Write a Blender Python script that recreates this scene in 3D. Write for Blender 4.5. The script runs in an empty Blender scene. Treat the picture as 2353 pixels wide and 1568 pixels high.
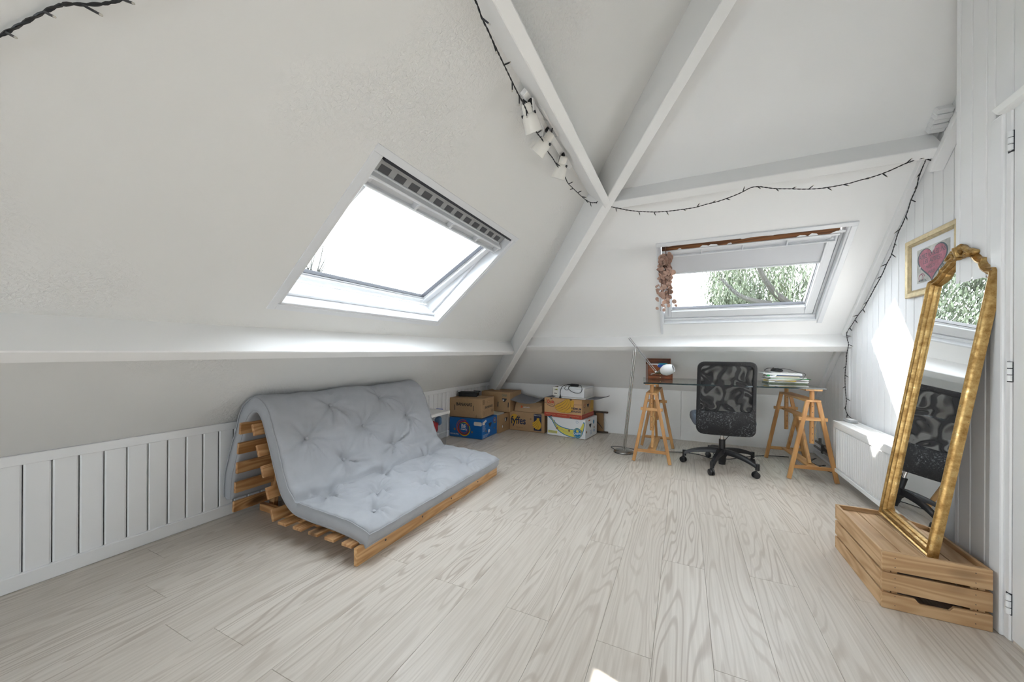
import bpy, bmesh, math, random
from mathutils import Matrix, Vector, noise
random.seed(7)
sc = bpy.context.scene
R = math.radians
# ------------------------------------------------------------------ camera
FPX, YAW, ROLL, CYP, W, H = 832.97, 0.442723, 0.005111, 806.55, 2353, 1568
cd = bpy.data.cameras.new('camera'); cam = bpy.data.objects.new('camera', cd); sc.collection.objects.link(cam)
cd.sensor_fit = 'HORIZONTAL'; cd.sensor_width = 36.0; cd.lens = FPX / W * 36.0
cd.shift_y = (CYP - H / 2) / W; cd.clip_start = 0.02
_f = Vector((-math.sin(YAW), math.cos(YAW), 0)); _r = Vector((math.cos(YAW), math.sin(YAW), 0)); _u = Vector((0, 0, 1))
_r2 = _r * math.cos(ROLL) + _u * math.sin(ROLL); _u2 = _u * math.cos(ROLL) - _r * math.sin(ROLL)
_m = Matrix((_r2, _u2, -_f)).transposed().to_4x4(); _m.translation = (0, 0, 1.05)
cam.matrix_world = _m
sc.camera = cam
# ------------------------------------------------------------------ sky, sun, exposure
SKY = 5.2
wd = bpy.data.worlds.new('sky'); sc.world = wd; wd.use_nodes = True
bg = wd.node_tree.nodes['Background']; bg.inputs[0].default_value = (0.87, 0.935, 1.0, 1); bg.inputs[1].default_value = SKY
sl = bpy.data.lights.new('sun', 'SUN'); sl.energy = 16.0; sl.angle = R(0.6); sl.color = (1.0, 0.965, 0.92)
so = bpy.data.objects.new('sun', sl); sc.collection.objects.link(so)
SUN = Vector((1.0, -0.672, -0.92)).normalized()
so.rotation_euler = SUN.to_track_quat('-Z', 'Y').to_euler(); so.location = (-6, 5, 7)
vs = sc.view_settings; vs.view_transform = 'Standard'; vs.look = 'None'; vs.gamma = 1.0; vs.use_curve_mapping = False
vs.exposure = 1.20
cy = sc.cycles; cy.use_denoising = True; cy.max_bounces = 8; cy.diffuse_bounces = 5; cy.glossy_bounces = 4
cy.use_adaptive_sampling = True; cy.adaptive_threshold = 0.14; cy.adaptive_min_samples = 20
cy.transparent_max_bounces = 10; cy.sample_clamp_indirect = 8.0; cy.caustics_reflective = False; cy.caustics_refractive = False
# ------------------------------------------------------------------ room constants
XL, YB, ZK, XR, XJ, YJ, YF, ZC = -2.613, 4.773, 0.585, 1.275, 1.08, 2.28, -3.2, 3.5
AL = R(40.8); CA, SA, TA = math.cos(AL), math.sin(AL), math.tan(AL)
HS = XL + YB                                   # hip line in plan: x + y = HS
def FR(o, ex, ey, ez):
    m = Matrix((Vector(ex), Vector(ey), Vector(ez))).transposed().to_4x4(); m.translation = o; return m
MLS = FR((XL, 0, ZK), (0, 1, 0), (CA, 0, SA), (SA, 0, -CA))      # left slope: x=world y, y=up slope, z=into the room
MBS = FR((0, YB, ZK), (1, 0, 0), (0, -CA, SA), (0, -SA, -CA))    # back slope
def portal(M, w, h):
    l = bpy.data.lights.new('window_portal', 'AREA'); l.shape = 'RECTANGLE'; l.size = w; l.size_y = h
    l.cycles.is_portal = True
    o = bpy.data.objects.new('window_portal', l); sc.collection.objects.link(o); o.matrix_world = M @ Matrix.Rotation(math.pi, 4, 'X')
portal(MBS @ Matrix.Translation((0.41, 1.58, -0.20)), 1.26, 0.95)
portal(FR((-.95, YF - .12, .685), (1, 0, 0), (0, 0, -1), (0, 1, 0)), 1.72, 1.09)
portal(MLS @ Matrix.Translation((1.765, 1.50, -0.26)), 1.32, 0.95)

# ------------------------------------------------------------------ materials
MATS = {}
def nt(name):
    m = bpy.data.materials.new(name); m.use_nodes = True; t = m.node_tree
    MATS[name] = m
    return m, t, t.nodes['Principled BSDF']
def coords(t, scale=(1, 1, 1), rnd=True):
    tc = t.nodes.new('ShaderNodeTexCoord'); mp = t.nodes.new('ShaderNodeMapping'); mp.inputs['Scale'].default_value = scale
    if rnd:
        oi = t.nodes.new('ShaderNodeObjectInfo'); vm = t.nodes.new('ShaderNodeVectorMath'); vm.operation = 'MULTIPLY_ADD'
        cx = t.nodes.new('ShaderNodeCombineXYZ')
        for i, k in enumerate((37.0, 91.0, 53.0)):
            mu = t.nodes.new('ShaderNodeMath'); mu.operation = 'MULTIPLY'; mu.inputs[1].default_value = k
            t.links.new(oi.outputs['Random'], mu.inputs[0]); t.links.new(mu.outputs[0], cx.inputs[i])
        ad = t.nodes.new('ShaderNodeVectorMath'); ad.operation = 'ADD'
        t.links.new(tc.outputs['Object'], ad.inputs[0]); t.links.new(cx.outputs[0], ad.inputs[1]); t.links.new(ad.outputs[0], mp.inputs[0])
    else:
        t.links.new(tc.outputs['Object'], mp.inputs[0])
    return mp.outputs[0]
def nz(t, vec, scale, detail=2.0, rough=0.5, dist=0.0):
    n = t.nodes.new('ShaderNodeTexNoise'); n.inputs['Scale'].default_value = scale; n.inputs['Detail'].default_value = detail
    n.inputs['Roughness'].default_value = rough; n.inputs['Distortion'].default_value = dist
    t.links.new(vec, n.inputs['Vector']); return n.outputs['Fac']
def ramp(t, fac, stops):
    r = t.nodes.new('ShaderNodeValToRGB'); e = r.color_ramp.elements
    while len(e) < len(stops): e.new(0.5)
    for i, (p, c) in enumerate(stops):
        e[i].position = p; e[i].color = (*c, 1) if len(c) == 3 else c
    t.links.new(fac, r.inputs[0]); return r.outputs[0]
def mixc(t, fac, a, b, mode='MIX'):
    m = t.nodes.new('ShaderNodeMix'); m.data_type = 'RGBA'; m.blend_type = mode
    for sock, v in ((m.inputs[0], fac), (m.inputs[6], a), (m.inputs[7], b)):
        if isinstance(v, (int, float)): sock.default_value = v
        elif isinstance(v, tuple): sock.default_value = (*v, 1)
        else: t.links.new(v, sock)
    return m.outputs[2]
def mth(t, op, a, b=None):
    m = t.nodes.new('ShaderNodeMath'); m.operation = op
    for s, v in ((m.inputs[0], a), (m.inputs[1], b)):
        if v is None: continue
        if isinstance(v, (int, float)): s.default_value = v
        else: t.links.new(v, s)
    return m.outputs[0]
def bump(t, b, h, strength, dist=0.01):
    n = t.nodes.new('ShaderNodeBump'); n.inputs['Strength'].default_value = strength; n.inputs['Distance'].default_value = dist
    t.links.new(h, n.inputs['Height']); t.links.new(n.outputs[0], b.inputs['Normal'])
def pm(name, col, rough=0.5, metal=0.0, var=0.0, vs_=6.0, bm=0.0, bs=60.0, spec=0.5, coat=0.0):
    m, t, b = nt(name)
    b.inputs['Base Color'].default_value = (*col, 1); b.inputs['Roughness'].default_value = rough; b.inputs['Metallic'].default_value = metal
    b.inputs['Specular IOR Level'].default_value = spec; b.inputs['Coat Weight'].default_value = coat
    if var or bm: v = coords(t)
    if var:
        d = tuple(max(0, c * (1 - var)) for c in col); l = tuple(min(1, c * (1 + var)) for c in col)
        t.links.new(ramp(t, nz(t, v, vs_, 4, 0.6), ((0.3, d), (0.7, l))), b.inputs['Base Color'])
    if bm: bump(t, b, nz(t, v, bs, 3, 0.6), bm, 0.004)
    return m
def wood(name, light, dark, axis, rough=0.5, knots=True, rings=11.0):
    m, t, b = nt(name); s = [9.0, 9.0, 9.0]; s['xyz'.index(axis)] = 0.9
    v = coords(t, tuple(s)); n = nz(t, v, 1.0, 2, 0.5, 0.3)
    ring = mth(t, 'SINE', mth(t, 'MULTIPLY', n, rings * 6.0))
    s2 = [70.0] * 3; s2['xyz'.index(axis)] = 2.0; v2 = coords(t, tuple(s2)); fine = nz(t, v2, 1.0, 3, 0.6)
    f = mth(t, 'ADD', mth(t, 'MULTIPLY', mth(t, 'ADD', ring, 1.0), 0.25), mth(t, 'MULTIPLY', fine, 0.55))
    c = ramp(t, f, ((0.25, light), (0.85, dark)))
    if knots:
        s3 = [7.0] * 3; s3['xyz'.index(axis)] = 3.2; v3 = coords(t, tuple(s3)); vo = t.nodes.new('ShaderNodeTexVoronoi'); vo.inputs['Scale'].default_value = 0.75
        t.links.new(v3, vo.inputs['Vector']); k = ramp(t, vo.outputs['Distance'], ((0.07, (0.9,) * 3), (0.20, (0, 0, 0))))
        c = mixc(t, k, c, tuple(x * 0.28 for x in dark))
    t.links.new(c, b.inputs['Base Color']); b.inputs['Roughness'].default_value = rough
    bump(t, b, f, 0.12, 0.002)
    return m
def thin_glass(name, tint, base_refl=0.04, rough=0.0):
    m, t, b = nt(name); t.nodes.remove(b); out = t.nodes['Material Output']
    tr = t.nodes.new('ShaderNodeBsdfTransparent'); tr.inputs[0].default_value = (*tint, 1)
    gl = t.nodes.new('ShaderNodeBsdfGlossy'); gl.inputs['Roughness'].default_value = rough; gl.inputs[0].default_value = (1, 1, 1, 1)
    lw = t.nodes.new('ShaderNodeLayerWeight'); lw.inputs[0].default_value = 0.5
    fac = mth(t, 'ADD', mth(t, 'MULTIPLY', mth(t, 'POWER', lw.outputs['Facing'], 5.0), 1.0 - base_refl), base_refl)
    mx = t.nodes.new('ShaderNodeMixShader'); t.links.new(fac, mx.inputs[0]); t.links.new(tr.outputs[0], mx.inputs[1]); t.links.new(gl.outputs[0], mx.inputs[2])
    t.links.new(mx.outputs[0], out.inputs[0]); return m

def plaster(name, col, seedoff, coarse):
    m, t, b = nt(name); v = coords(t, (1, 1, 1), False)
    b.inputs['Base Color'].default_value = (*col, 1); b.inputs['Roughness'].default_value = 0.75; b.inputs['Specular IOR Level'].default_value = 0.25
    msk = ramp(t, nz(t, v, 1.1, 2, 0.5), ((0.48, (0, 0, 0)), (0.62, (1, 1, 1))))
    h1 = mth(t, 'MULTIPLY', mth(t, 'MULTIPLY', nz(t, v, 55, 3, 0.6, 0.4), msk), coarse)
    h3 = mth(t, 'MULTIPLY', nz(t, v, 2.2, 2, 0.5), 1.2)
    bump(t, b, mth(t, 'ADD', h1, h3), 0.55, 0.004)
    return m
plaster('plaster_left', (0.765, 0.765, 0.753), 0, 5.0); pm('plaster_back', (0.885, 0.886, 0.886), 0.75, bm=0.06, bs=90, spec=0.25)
pm('white_paint', (0.885, 0.888, 0.892), 0.42)
pm('board_paint', (0.865, 0.87, 0.878), 0.40)
pm('groove_paint', (0.52, 0.52, 0.515), 0.6)
pm('beam_paint', (0.87, 0.87, 0.868), 0.5, bm=0.12, bs=22)
pm('door_paint', (0.855, 0.865, 0.875), 0.35)
pm('white_plastic', (0.82, 0.82, 0.81), 0.3); pm('cream_plastic', (0.78, 0.76, 0.71), 0.35)
pm('window_white', (0.74, 0.755, 0.78), 0.3); pm('window_grey', (0.42, 0.43, 0.44), 0.4); pm('black', (0.012, 0.012, 0.013), 0.5)
pm('vent_grey', (0.085, 0.088, 0.095), 0.5); pm('gap_dark', (0.03, 0.032, 0.04), 0.7)
wood('raw_timber', (0.22, 0.085, 0.025), (0.07, 0.025, 0.008), 'x', 0.8)
pm('blind_fabric', (0.60, 0.61, 0.64), 0.85, bm=0.06, bs=300)
pm('grey_fabric', (0.395, 0.407, 0.430), 0.92, var=0.05, vs_=8, bm=0.10, bs=420, spec=0.15)
pm('grey_piping', (0.40, 0.41, 0.43), 0.9, spec=0.1)
for a in 'xyz':
    wood('pine_' + a, (0.58, 0.335, 0.155), (0.36, 0.165, 0.055), a, 0.5)
    wood('crate_' + a, (0.63, 0.415, 0.225), (0.46, 0.27, 0.125), a, 0.6)
    wood('beech_' + a, (0.60, 0.33, 0.125), (0.44, 0.21, 0.07), a, 0.42, False, 7)
    wood('mahogany_' + a, (0.27, 0.075, 0.022), (0.11, 0.028, 0.010), a, 0.3, False)
    wood('darkwood_' + a, (0.10, 0.06, 0.035), (0.05, 0.03, 0.018), a, 0.5, False)
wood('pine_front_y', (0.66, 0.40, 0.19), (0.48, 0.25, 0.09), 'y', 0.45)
pm('cardboard', (0.42, 0.27, 0.145), 0.85, var=0.05, vs_=9); pm('cardboard_light', (0.47, 0.31, 0.175), 0.85, var=0.05, vs_=9)
pm('cardboard_dole', (0.56, 0.34, 0.17), 0.8, var=0.04, vs_=9); pm('cardboard_dark', (0.30, 0.18, 0.09), 0.9)
pm('print_blue', (0.0, 0.115, 0.40), 0.4); pm('print_white', (0.78, 0.80, 0.82), 0.45); pm('print_red', (0.55, 0.02, 0.02), 0.5)
pm('print_band', (0.42, 0.06, 0.035), 0.6); pm('print_yellow', (0.68, 0.62, 0.12), 0.5); pm('print_lime', (0.60, 0.68, 0.02), 0.5)
pm('print_orange', (0.62, 0.09, 0.02), 0.5); pm('print_teal', (0.01, 0.16, 0.15), 0.5); pm('print_green_ring', (0.02, 0.10, 0.06), 0.5)
pm('print_gold', (0.60, 0.34, 0.04), 0.5); pm('print_navy', (0.012, 0.022, 0.065), 0.5); pm('print_cyan', (0.01, 0.19, 0.42), 0.5); pm('print_banana', (0.62, 0.36, 0.03), 0.5)
pm('ink', (0.018, 0.018, 0.02), 0.6); pm('ink_soft', (0.16, 0.10, 0.05), 0.8); pm('tape_beige', (0.62, 0.57, 0.52), 0.5)
pm('felt_grey', (0.20, 0.20, 0.22), 0.95, bm=0.1, bs=200)
pm('paper', (0.80, 0.80, 0.80), 0.8); pm('paper_cream', (0.74, 0.72, 0.60), 0.8); pm('paper_blue', (0.03, 0.12, 0.50), 0.6); pm('paper_green', (0.02, 0.30, 0.08), 0.6)
pm('paper_yellow', (0.75, 0.50, 0.01), 0.5); pm('paper_teal', (0.02, 0.32, 0.40), 0.6); pm('paper_olive', (0.20, 0.25, 0.18), 0.6)
pm('black_plastic', (0.014, 0.014, 0.016), 0.38); pm('rubber', (0.02, 0.02, 0.021), 0.6); pm('cable_black', (0.012, 0.012, 0.014), 0.45)
pm('seat_fabric', (0.11, 0.13, 0.17), 0.9); pm('chrome', (0.75, 0.75, 0.76), 0.18, 1.0); pm('dark_metal', (0.10, 0.09, 0.08), 0.45, 0.7)
pm('brass', (0.70, 0.55, 0.28), 0.3, 1.0); pm('hinge_metal', (0.55, 0.54, 0.52), 0.4, 0.6)
pm('radiator_white', (0.82, 0.82, 0.81), 0.28); pm('pipe_paint', (0.20, 0.18, 0.16), 0.5)
pm('bulb_clear', (0.55, 0.52, 0.45), 0.15); pm('led_glass', (0.30, 0.34, 0.36), 0.1)
pm('mat_board', (0.80, 0.81, 0.83), 0.7); pm('frame_gold', (0.52, 0.42, 0.25), 0.42, 0.55, var=0.18, vs_=40)
pm('heart_pink', (0.44, 0.17, 0.215), 0.7, var=0.25, vs_=30); pm('heart_grey', (0.09, 0.12, 0.14), 0.7); pm('poster_ground', (0.50, 0.50, 0.47), 0.7, var=0.3, vs_=14)
pm('heart_light', (0.62, 0.58, 0.60), 0.7)
pm('willow_leaf', (0.072, 0.088, 0.052), 0.6, var=0.45, vs_=2.5); pm('bark', (0.022, 0.02, 0.017), 0.9, var=0.3, vs_=5); pm('grass', (0.08, 0.12, 0.03), 0.9, var=0.3, vs_=1)
pm('dry_leaf', (0.50, 0.33, 0.26), 0.75, var=0.28, vs_=6); pm('dry_stem', (0.12, 0.06, 0.04), 0.8)
pm('red_cloth', (0.50, 0.02, 0.03), 0.8, bm=0.3, bs=20); pm('blue_cloth', (0.10, 0.25, 0.50), 0.8, bm=0.3, bs=20); pm('teal_cloth', (0.12, 0.28, 0.28), 0.8, bm=0.3, bs=20); pm('yellow_cloth', (0.60, 0.35, 0.05), 0.8); pm('white_cloth', (0.7, 0.7, 0.7), 0.8)
thin_glass('window_glass', (0.97, 0.98, 0.98)); thin_glass('table_glass', (0.86, 0.93, 0.91)); thin_glass('box_plastic', (0.78, 0.80, 0.82), rough=0.25)
pm('glass_edge', (0.008, 0.022, 0.026), 0.12); pm('mirror_silver', (0.90, 0.91, 0.91), 0.0, 1.0)
m, t, b = nt('shade_glass'); b.inputs['Base Color'].default_value = (0.85, 0.86, 0.87, 1); b.inputs['Roughness'].default_value = 0.25; b.inputs['Subsurface Weight'].default_value = 0.0
m, t, b = nt('brushed_steel'); b.inputs['Metallic'].default_value = 1; b.inputs['Base Color'].default_value = (0.40, 0.385, 0.36, 1); b.inputs['Roughness'].default_value = 0.26
# gilded wood: gold with dark worn patches
m, t, b = nt('gilt'); v = coords(t); n1 = nz(t, v, 34, 6, 0.7); n2 = nz(t, v, 150, 3, 0.6)
c = ramp(t, n1, ((0.26, (0.20, 0.105, 0.032)), (0.42, (0.38, 0.225, 0.075)), (0.58, (0.52, 0.345, 0.135)), (0.8, (0.70, 0.54, 0.28))))
t.links.new(mixc(t, ramp(t, n2, ((0.26, (0.8,) * 3), (0.33, (0, 0, 0)))), c, (0.05, 0.022, 0.008)), b.inputs['Base Color'])
t.links.new(ramp(t, n1, ((0.3, (0.5,) * 3), (0.7, (0.24,) * 3))), b.inputs['Roughness']); b.inputs['Metallic'].default_value = 0.85; bump(t, b, n2, 0.10, 0.001)
# cracked leatherette with pale flakes
m, t, b = nt('flaky_leatherette'); v = coords(t); tc = t.nodes.new('ShaderNodeTexCoord'); sx = t.nodes.new('ShaderNodeSeparateXYZ'); t.links.new(tc.outputs['Object'], sx.inputs[0])
n1 = nz(t, v, 85, 4, 0.7, 0.8); fl = ramp(t, n1, ((0.54, (0, 0, 0)), (0.64, (1, 1, 1)))); wear = nz(t, v, 7, 2, 0.5)
k = mth(t, 'MULTIPLY', mth(t, 'MULTIPLY', fl, ramp(t, wear, ((0.38, (0, 0, 0)), (0.6, (0.7,) * 3)))), ramp(t, sx.outputs['Z'], ((0.52, (1, 1, 1)), (0.60, (0.12,) * 3))))
t.links.new(mixc(t, k, (0.009, 0.009, 0.011), (0.26, 0.27, 0.29)), b.inputs['Base Color']); b.inputs['Roughness'].default_value = 0.42; b.inputs['Specular IOR Level'].default_value = 0.35; bump(t, b, n1, 0.8, 0.004)
# chair mesh: fine woven net in two layers; where threads of the layers drift apart it turns denser or lighter
m, t, b = nt('chair_mesh'); out = t.nodes['Material Output']; v = coords(t, (1, 1, 1), False)
b.inputs['Base Color'].default_value = (0.012, 0.012, 0.014, 1); b.inputs['Roughness'].default_value = 0.7
w = nz(t, v, 7.0, 1.0, 0.4, 0.5); band = mth(t, 'SINE', mth(t, 'MULTIPLY', w, 34.0))
op = ramp(t, mth(t, 'MULTIPLY', mth(t, 'ADD', band, 1.0), 0.5), ((0.10, (0.96,) * 3), (0.75, (0.36,) * 3)))
trn = t.nodes.new('ShaderNodeBsdfTransparent'); mx = t.nodes.new('ShaderNodeMixShader')
t.links.new(op, mx.inputs[0]); t.links.new(trn.outputs[0], mx.inputs[1]); t.links.new(b.outputs[0], mx.inputs[2]); t.links.new(mx.outputs[0], out.inputs[0])
# laminate floor: cathedral grain, each plank its own cut
m, t, b = nt('laminate'); v = coords(t, (6.4, 0.62, 1)); n1 = nz(t, v, 1.0, 2.0, 0.45, 0.3)
ring = mth(t, 'SINE', mth(t, 'MULTIPLY', n1, 125.0)); line = ramp(t, mth(t, 'MULTIPLY', mth(t, 'ADD', ring, 1.0), 0.5), ((0.02, (1, 1, 1)), (0.34, (0, 0, 0))))
v2 = coords(t, (95, 2.2, 1)); n2 = nz(t, v2, 1.0, 3, 0.6); v3 = coords(t, (3, 0.5, 1)); n3 = nz(t, v3, 1.0, 2, 0.5)
c0 = ramp(t, n2, ((0.30, (0.545, 0.492, 0.432)), (0.62, (0.655, 0.602, 0.540))))
c1 = mixc(t, mth(t, 'MULTIPLY', line, ramp(t, n3, ((0.35, (0.12,) * 3), (0.65, (0.68,) * 3)))), c0, (0.375, 0.312, 0.258))
c2 = mixc(t, ramp(t, n3, ((0.3, (0.22,) * 3), (0.7, (0.0,) * 3))), c1, (0.48, 0.42, 0.36)); t.links.new(c2, b.inputs['Base Color'])
b.inputs['Roughness'].default_value = 0.36; b.inputs['Specular IOR Level'].default_value = 0.45; bump(t, b, mth(t, 'ADD', mth(t, 'MULTIPLY', line, -0.5), n2), 0.10, 0.001)

# ------------------------------------------------------------------ mesh helpers
class MB:
    def __init__(s): s.v = []; s.f = []; s.mi = []
    def add(s, vs_, fs, mi=0, M=None):
        o = len(s.v)
        for p in vs_:
            p = Vector(p); s.v.append(M @ p if M else p)
        for f in fs: s.f.append([i + o for i in f]); s.mi.append(mi)
        return s
    def box(s, x0, x1, y0, y1, z0, z1, mi=0, M=None):
        return s.add([(x, y, z) for z in (z0, z1) for y in (y0, y1) for x in (x0, x1)],
                     [(0, 2, 3, 1), (4, 5, 7, 6), (0, 1, 5, 4), (2, 6, 7, 3), (0, 4, 6, 2), (1, 3, 7, 5)], mi, M)
    def hexa(s, p8, mi=0, M=None):
        return s.add(p8, [(0, 2, 3, 1), (4, 5, 7, 6), (0, 1, 5, 4), (2, 6, 7, 3), (0, 4, 6, 2), (1, 3, 7, 5)], mi, M)
    def beam(s, a, b, w, h, up=(0, 0, 1), mi=0, M=None):
        a, b = Vector(a), Vector(b); d = (b - a).normalized(); x = d.cross(Vector(up)).normalized(); y = x.cross(d)
        return s.hexa([q + x * i * w / 2 + y * j * h / 2 for q in (a, b) for j in (-1, 1) for i in (-1, 1)], mi, M)
    def prism(s, poly, z0, z1, mi=0, M=None):
        n = len(poly); vs_ = [(x, y, z0) for x, y in poly] + [(x, y, z1) for x, y in poly]
        return s.add(vs_, [list(range(n))[::-1], list(range(n, 2 * n))] + [(i, (i + 1) % n, n + (i + 1) % n, n + i) for i in range(n)], mi, M)
    def tube(s, pts, r, n=8, mi=0, M=None, caps=True, closed=False):
        pts = [Vector(p) for p in pts]; k = len(pts); rs = r if isinstance(r, (list, tuple)) else [r] * k; vs_ = []; ref = None
        for i, p in enumerate(pts):
            if closed: d = pts[(i + 1) % k] - pts[i - 1]
            else: d = pts[min(i + 1, k - 1)] - pts[max(i - 1, 0)]
            d = d.normalized() if d.length > 1e-9 else Vector((0, 0, 1))
            if ref is None: x = d.orthogonal() if abs(d.z) > 0.95 else d.cross(Vector((0, 0, 1)))
            else: x = ref - d * ref.dot(d)
            if x.length < 1e-6: x = d.orthogonal()
            x.normalize(); ref = x; y = d.cross(x)
            for j in range(n):
                a = 2 * math.pi * j / n; vs_.append(p + (x * math.cos(a) + y * math.sin(a)) * rs[i])
        fs = []
        for i in range(k if closed else k - 1):
            i2 = (i + 1) % k
            for j in range(n): fs.append((i * n + j, i * n + (j + 1) % n, i2 * n + (j + 1) % n, i2 * n + j))
        if caps and not closed: fs += [list(range(n))[::-1], list(range((k - 1) * n, k * n))]
        return s.add(vs_, fs, mi, M)
    def lathe(s, prof, n=24, mi=0, M=None):
        vs_ = []; k = len(prof)
        for r, z in prof:
            for j in range(n):
                a = 2 * math.pi * j / n; vs_.append((r * math.cos(a), r * math.sin(a), z))
        fs = [(i * n + j, i * n + (j + 1) % n, (i + 1) * n + (j + 1) % n, (i + 1) * n + j) for i in range(k - 1) for j in range(n)]
        fs += [list(range(n))[::-1], list(range((k - 1) * n, k * n))]
        return s.add(vs_, fs, mi, M)
    def ball(s, c, r, nu=12, nv=8, mi=0, M=None):
        rx, ry, rz = r if isinstance(r, (tuple, list)) else (r, r, r); c = Vector(c); vs_ = [c + Vector((0, 0, -rz))]
        for i in range(1, nv):
            a = math.pi * i / nv - math.pi / 2
            for j in range(nu):
                b_ = 2 * math.pi * j / nu; vs_.append(c + Vector((rx * math.cos(a) * math.cos(b_), ry * math.cos(a) * math.sin(b_), rz * math.sin(a))))
        vs_.append(c + Vector((0, 0, rz))); top = len(vs_) - 1; fs = []
        for j in range(nu):
            fs.append((0, 1 + (j + 1) % nu, 1 + j)); fs.append((top, top - nu + j, top - nu + (j + 1) % nu))
        for i in range(nv - 2):
            for j in range(nu): fs.append((1 + i * nu + j, 1 + i * nu + (j + 1) % nu, 1 + (i + 1) * nu + (j + 1) % nu, 1 + (i + 1) * nu + j))
        return s.add(vs_, fs, mi, M)
    def loft(s, loops, mi=0, M=None, close_ends=False):
        n = len(loops[0]); vs_ = [p for l in loops for p in l]
        fs = [(i * n + j, i * n + (j + 1) % n, (i + 1) * n + (j + 1) % n, (i + 1) * n + j) for i in range(len(loops) - 1) for j in range(n)]
        if close_ends: fs += [list(range(n))[::-1], list(range((len(loops) - 1) * n, len(loops) * n))]
        return s.add(vs_, fs, mi, M)
    def mesh(s, name, mats, smooth=False, bevel=0.0, seg=1):
        me = bpy.data.meshes.new(name); me.from_pydata([tuple(p) for p in s.v], [], s.f)
        for mn in ([mats] if isinstance(mats, str) else mats): me.materials.append(MATS[mn])
        if any(s.mi): me.polygons.foreach_set('material_index', s.mi)
        bm = bmesh.new(); bm.from_mesh(me); bmesh.ops.recalc_face_normals(bm, faces=bm.faces)
        if bevel:
            es = [e for e in bm.edges if len(e.link_faces) == 2 and e.calc_face_angle(0) > 0.5]
            bmesh.ops.bevel(bm, geom=es, offset=bevel, segments=seg, profile=0.5, affect='EDGES', clamp_overlap=True)
        if smooth:
            for f in bm.faces: f.smooth = True
            for e in bm.edges:
                if len(e.link_faces) == 2 and e.calc_face_angle(0) > (smooth if isinstance(smooth, float) else 0.7): e.smooth = False
        bm.to_mesh(me); bm.free(); me.update(); return me
    def build(s, name, mats, parent=None, smooth=False, bevel=0.0, seg=1):
        return link(name, s.mesh(name, mats, smooth, bevel, seg), parent)
def link(name, me, parent=None, loc=None):
    o = bpy.data.objects.new(name, me); sc.collection.objects.link(o)
    if parent: o.parent = parent
    if loc: o.location = loc
    return o
def tag(o, label, cat, group=None, kind=None):
    o['label'] = label; o['category'] = cat
    if group: o['group'] = group
    if kind: o['kind'] = kind
    return o
def thing(name, label, cat, loc=(0, 0, 0), rz=0.0, M=None, group=None, kind=None):
    o = bpy.data.objects.new(name, None); sc.collection.objects.link(o); o.empty_display_size = 0.05
    if M is not None: o.matrix_world = M
    else: o.location = loc; o.rotation_euler = (0, 0, rz)
    return tag(o, label, cat, group, kind)
def crv(pts, n=6):
    P = [Vector(p) for p in pts]; out = []
    for i in range(len(P) - 1):
        a, b_, c, d = P[max(i - 1, 0)], P[i], P[i + 1], P[min(i + 2, len(P) - 1)]
        for k in range(n):
            u = k / n; out.append(0.5 * ((2 * b_) + (c - a) * u + (2 * a - 5 * b_ + 4 * c - d) * u * u + (3 * b_ - a - 3 * c + d) * u ** 3))
    return out + [P[-1]]
def rrect(x0, x1, y0, y1, r, n=6):
    out = []
    for cx, cy_, a0 in ((x1 - r, y1 - r, 0), (x0 + r, y1 - r, 90), (x0 + r, y0 + r, 180), (x1 - r, y0 + r, 270)):
        for i in range(n + 1): a = R(a0 + 90 * i / n); out.append((cx + r * math.cos(a), cy_ + r * math.sin(a)))
    return out
def ell(cx, cy_, rx, ry, n=20, a0=0, a1=360):
    return [(cx + rx * math.cos(R(a0 + (a1 - a0) * i / n)), cy_ + ry * math.sin(R(a0 + (a1 - a0) * i / n))) for i in range(n + (0 if a1 - a0 >= 360 else 1))]
def resample(P, n):
    P = [Vector(p) for p in P]; P.append(P[0]); L = [0]
    for i in range(len(P) - 1): L.append(L[-1] + (P[i + 1] - P[i]).length)
    out = []; j = 0
    for k in range(n):
        d = L[-1] * k / n
        while L[j + 1] < d: j += 1
        out.append(P[j].lerp(P[j + 1], (d - L[j]) / max(L[j + 1] - L[j], 1e-9)))
    return out
def text(s, w, h, M, mat, parent, name='lettering', t=0.0008, shear=0.0, bold=0.0):
    cu = bpy.data.curves.new('lettering', 'FONT'); cu.body = s; cu.size = 1; cu.extrude = 0.0; cu.resolution_u = 3; cu.shear = shear; cu.offset = bold
    ob = bpy.data.objects.new('lettering', cu); me = bpy.data.meshes.new_from_object(ob); bpy.data.objects.remove(ob); bpy.data.curves.remove(cu)
    xs = [v.co.x for v in me.vertices]; ys = [v.co.y for v in me.vertices]; x0, x1, y0, y1 = min(xs), max(xs), min(ys), max(ys)
    for v in me.vertices: v.co = M @ Vector(((v.co.x - x0) / (x1 - x0) * w, (v.co.y - y0) / (y1 - y0) * h, t))
    me.materials.clear(); me.materials.append(MATS[mat]); me.update()
    return link(name, me, parent)
def decal(polys, M, mat, parent, name='print', t=0.0006, z=0.0):
    mb = MB()
    for p in polys: mb.prism(p, z, z + t, 0, M)
    return mb.build(name, mat, parent)
def stroke(pts, w):
    """flat ribbon polygon along a 2-D polyline"""
    P = [Vector((p[0], p[1])) for p in pts]; l, r = [], []
    for i, p in enumerate(P):
        d = (P[min(i + 1, len(P) - 1)] - P[max(i - 1, 0)]).normalized(); n = Vector((-d.y, d.x)) * w / 2; l.append(tuple(p + n)); r.append(tuple(p - n))
    return l + r[::-1]
def ribbon(mb, pts, w, z0, z1, M, mi=0):
    for i in range(len(pts) - 1):
        mb.prism(stroke([pts[i], pts[i + 1]], w), z0, z1, mi, M)

# ================================================================== STRUCTURE
def structure(name, mb, mats, label, cat, **k): return tag(mb.build(name, mats, **k), label, cat, kind='structure')
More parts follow.
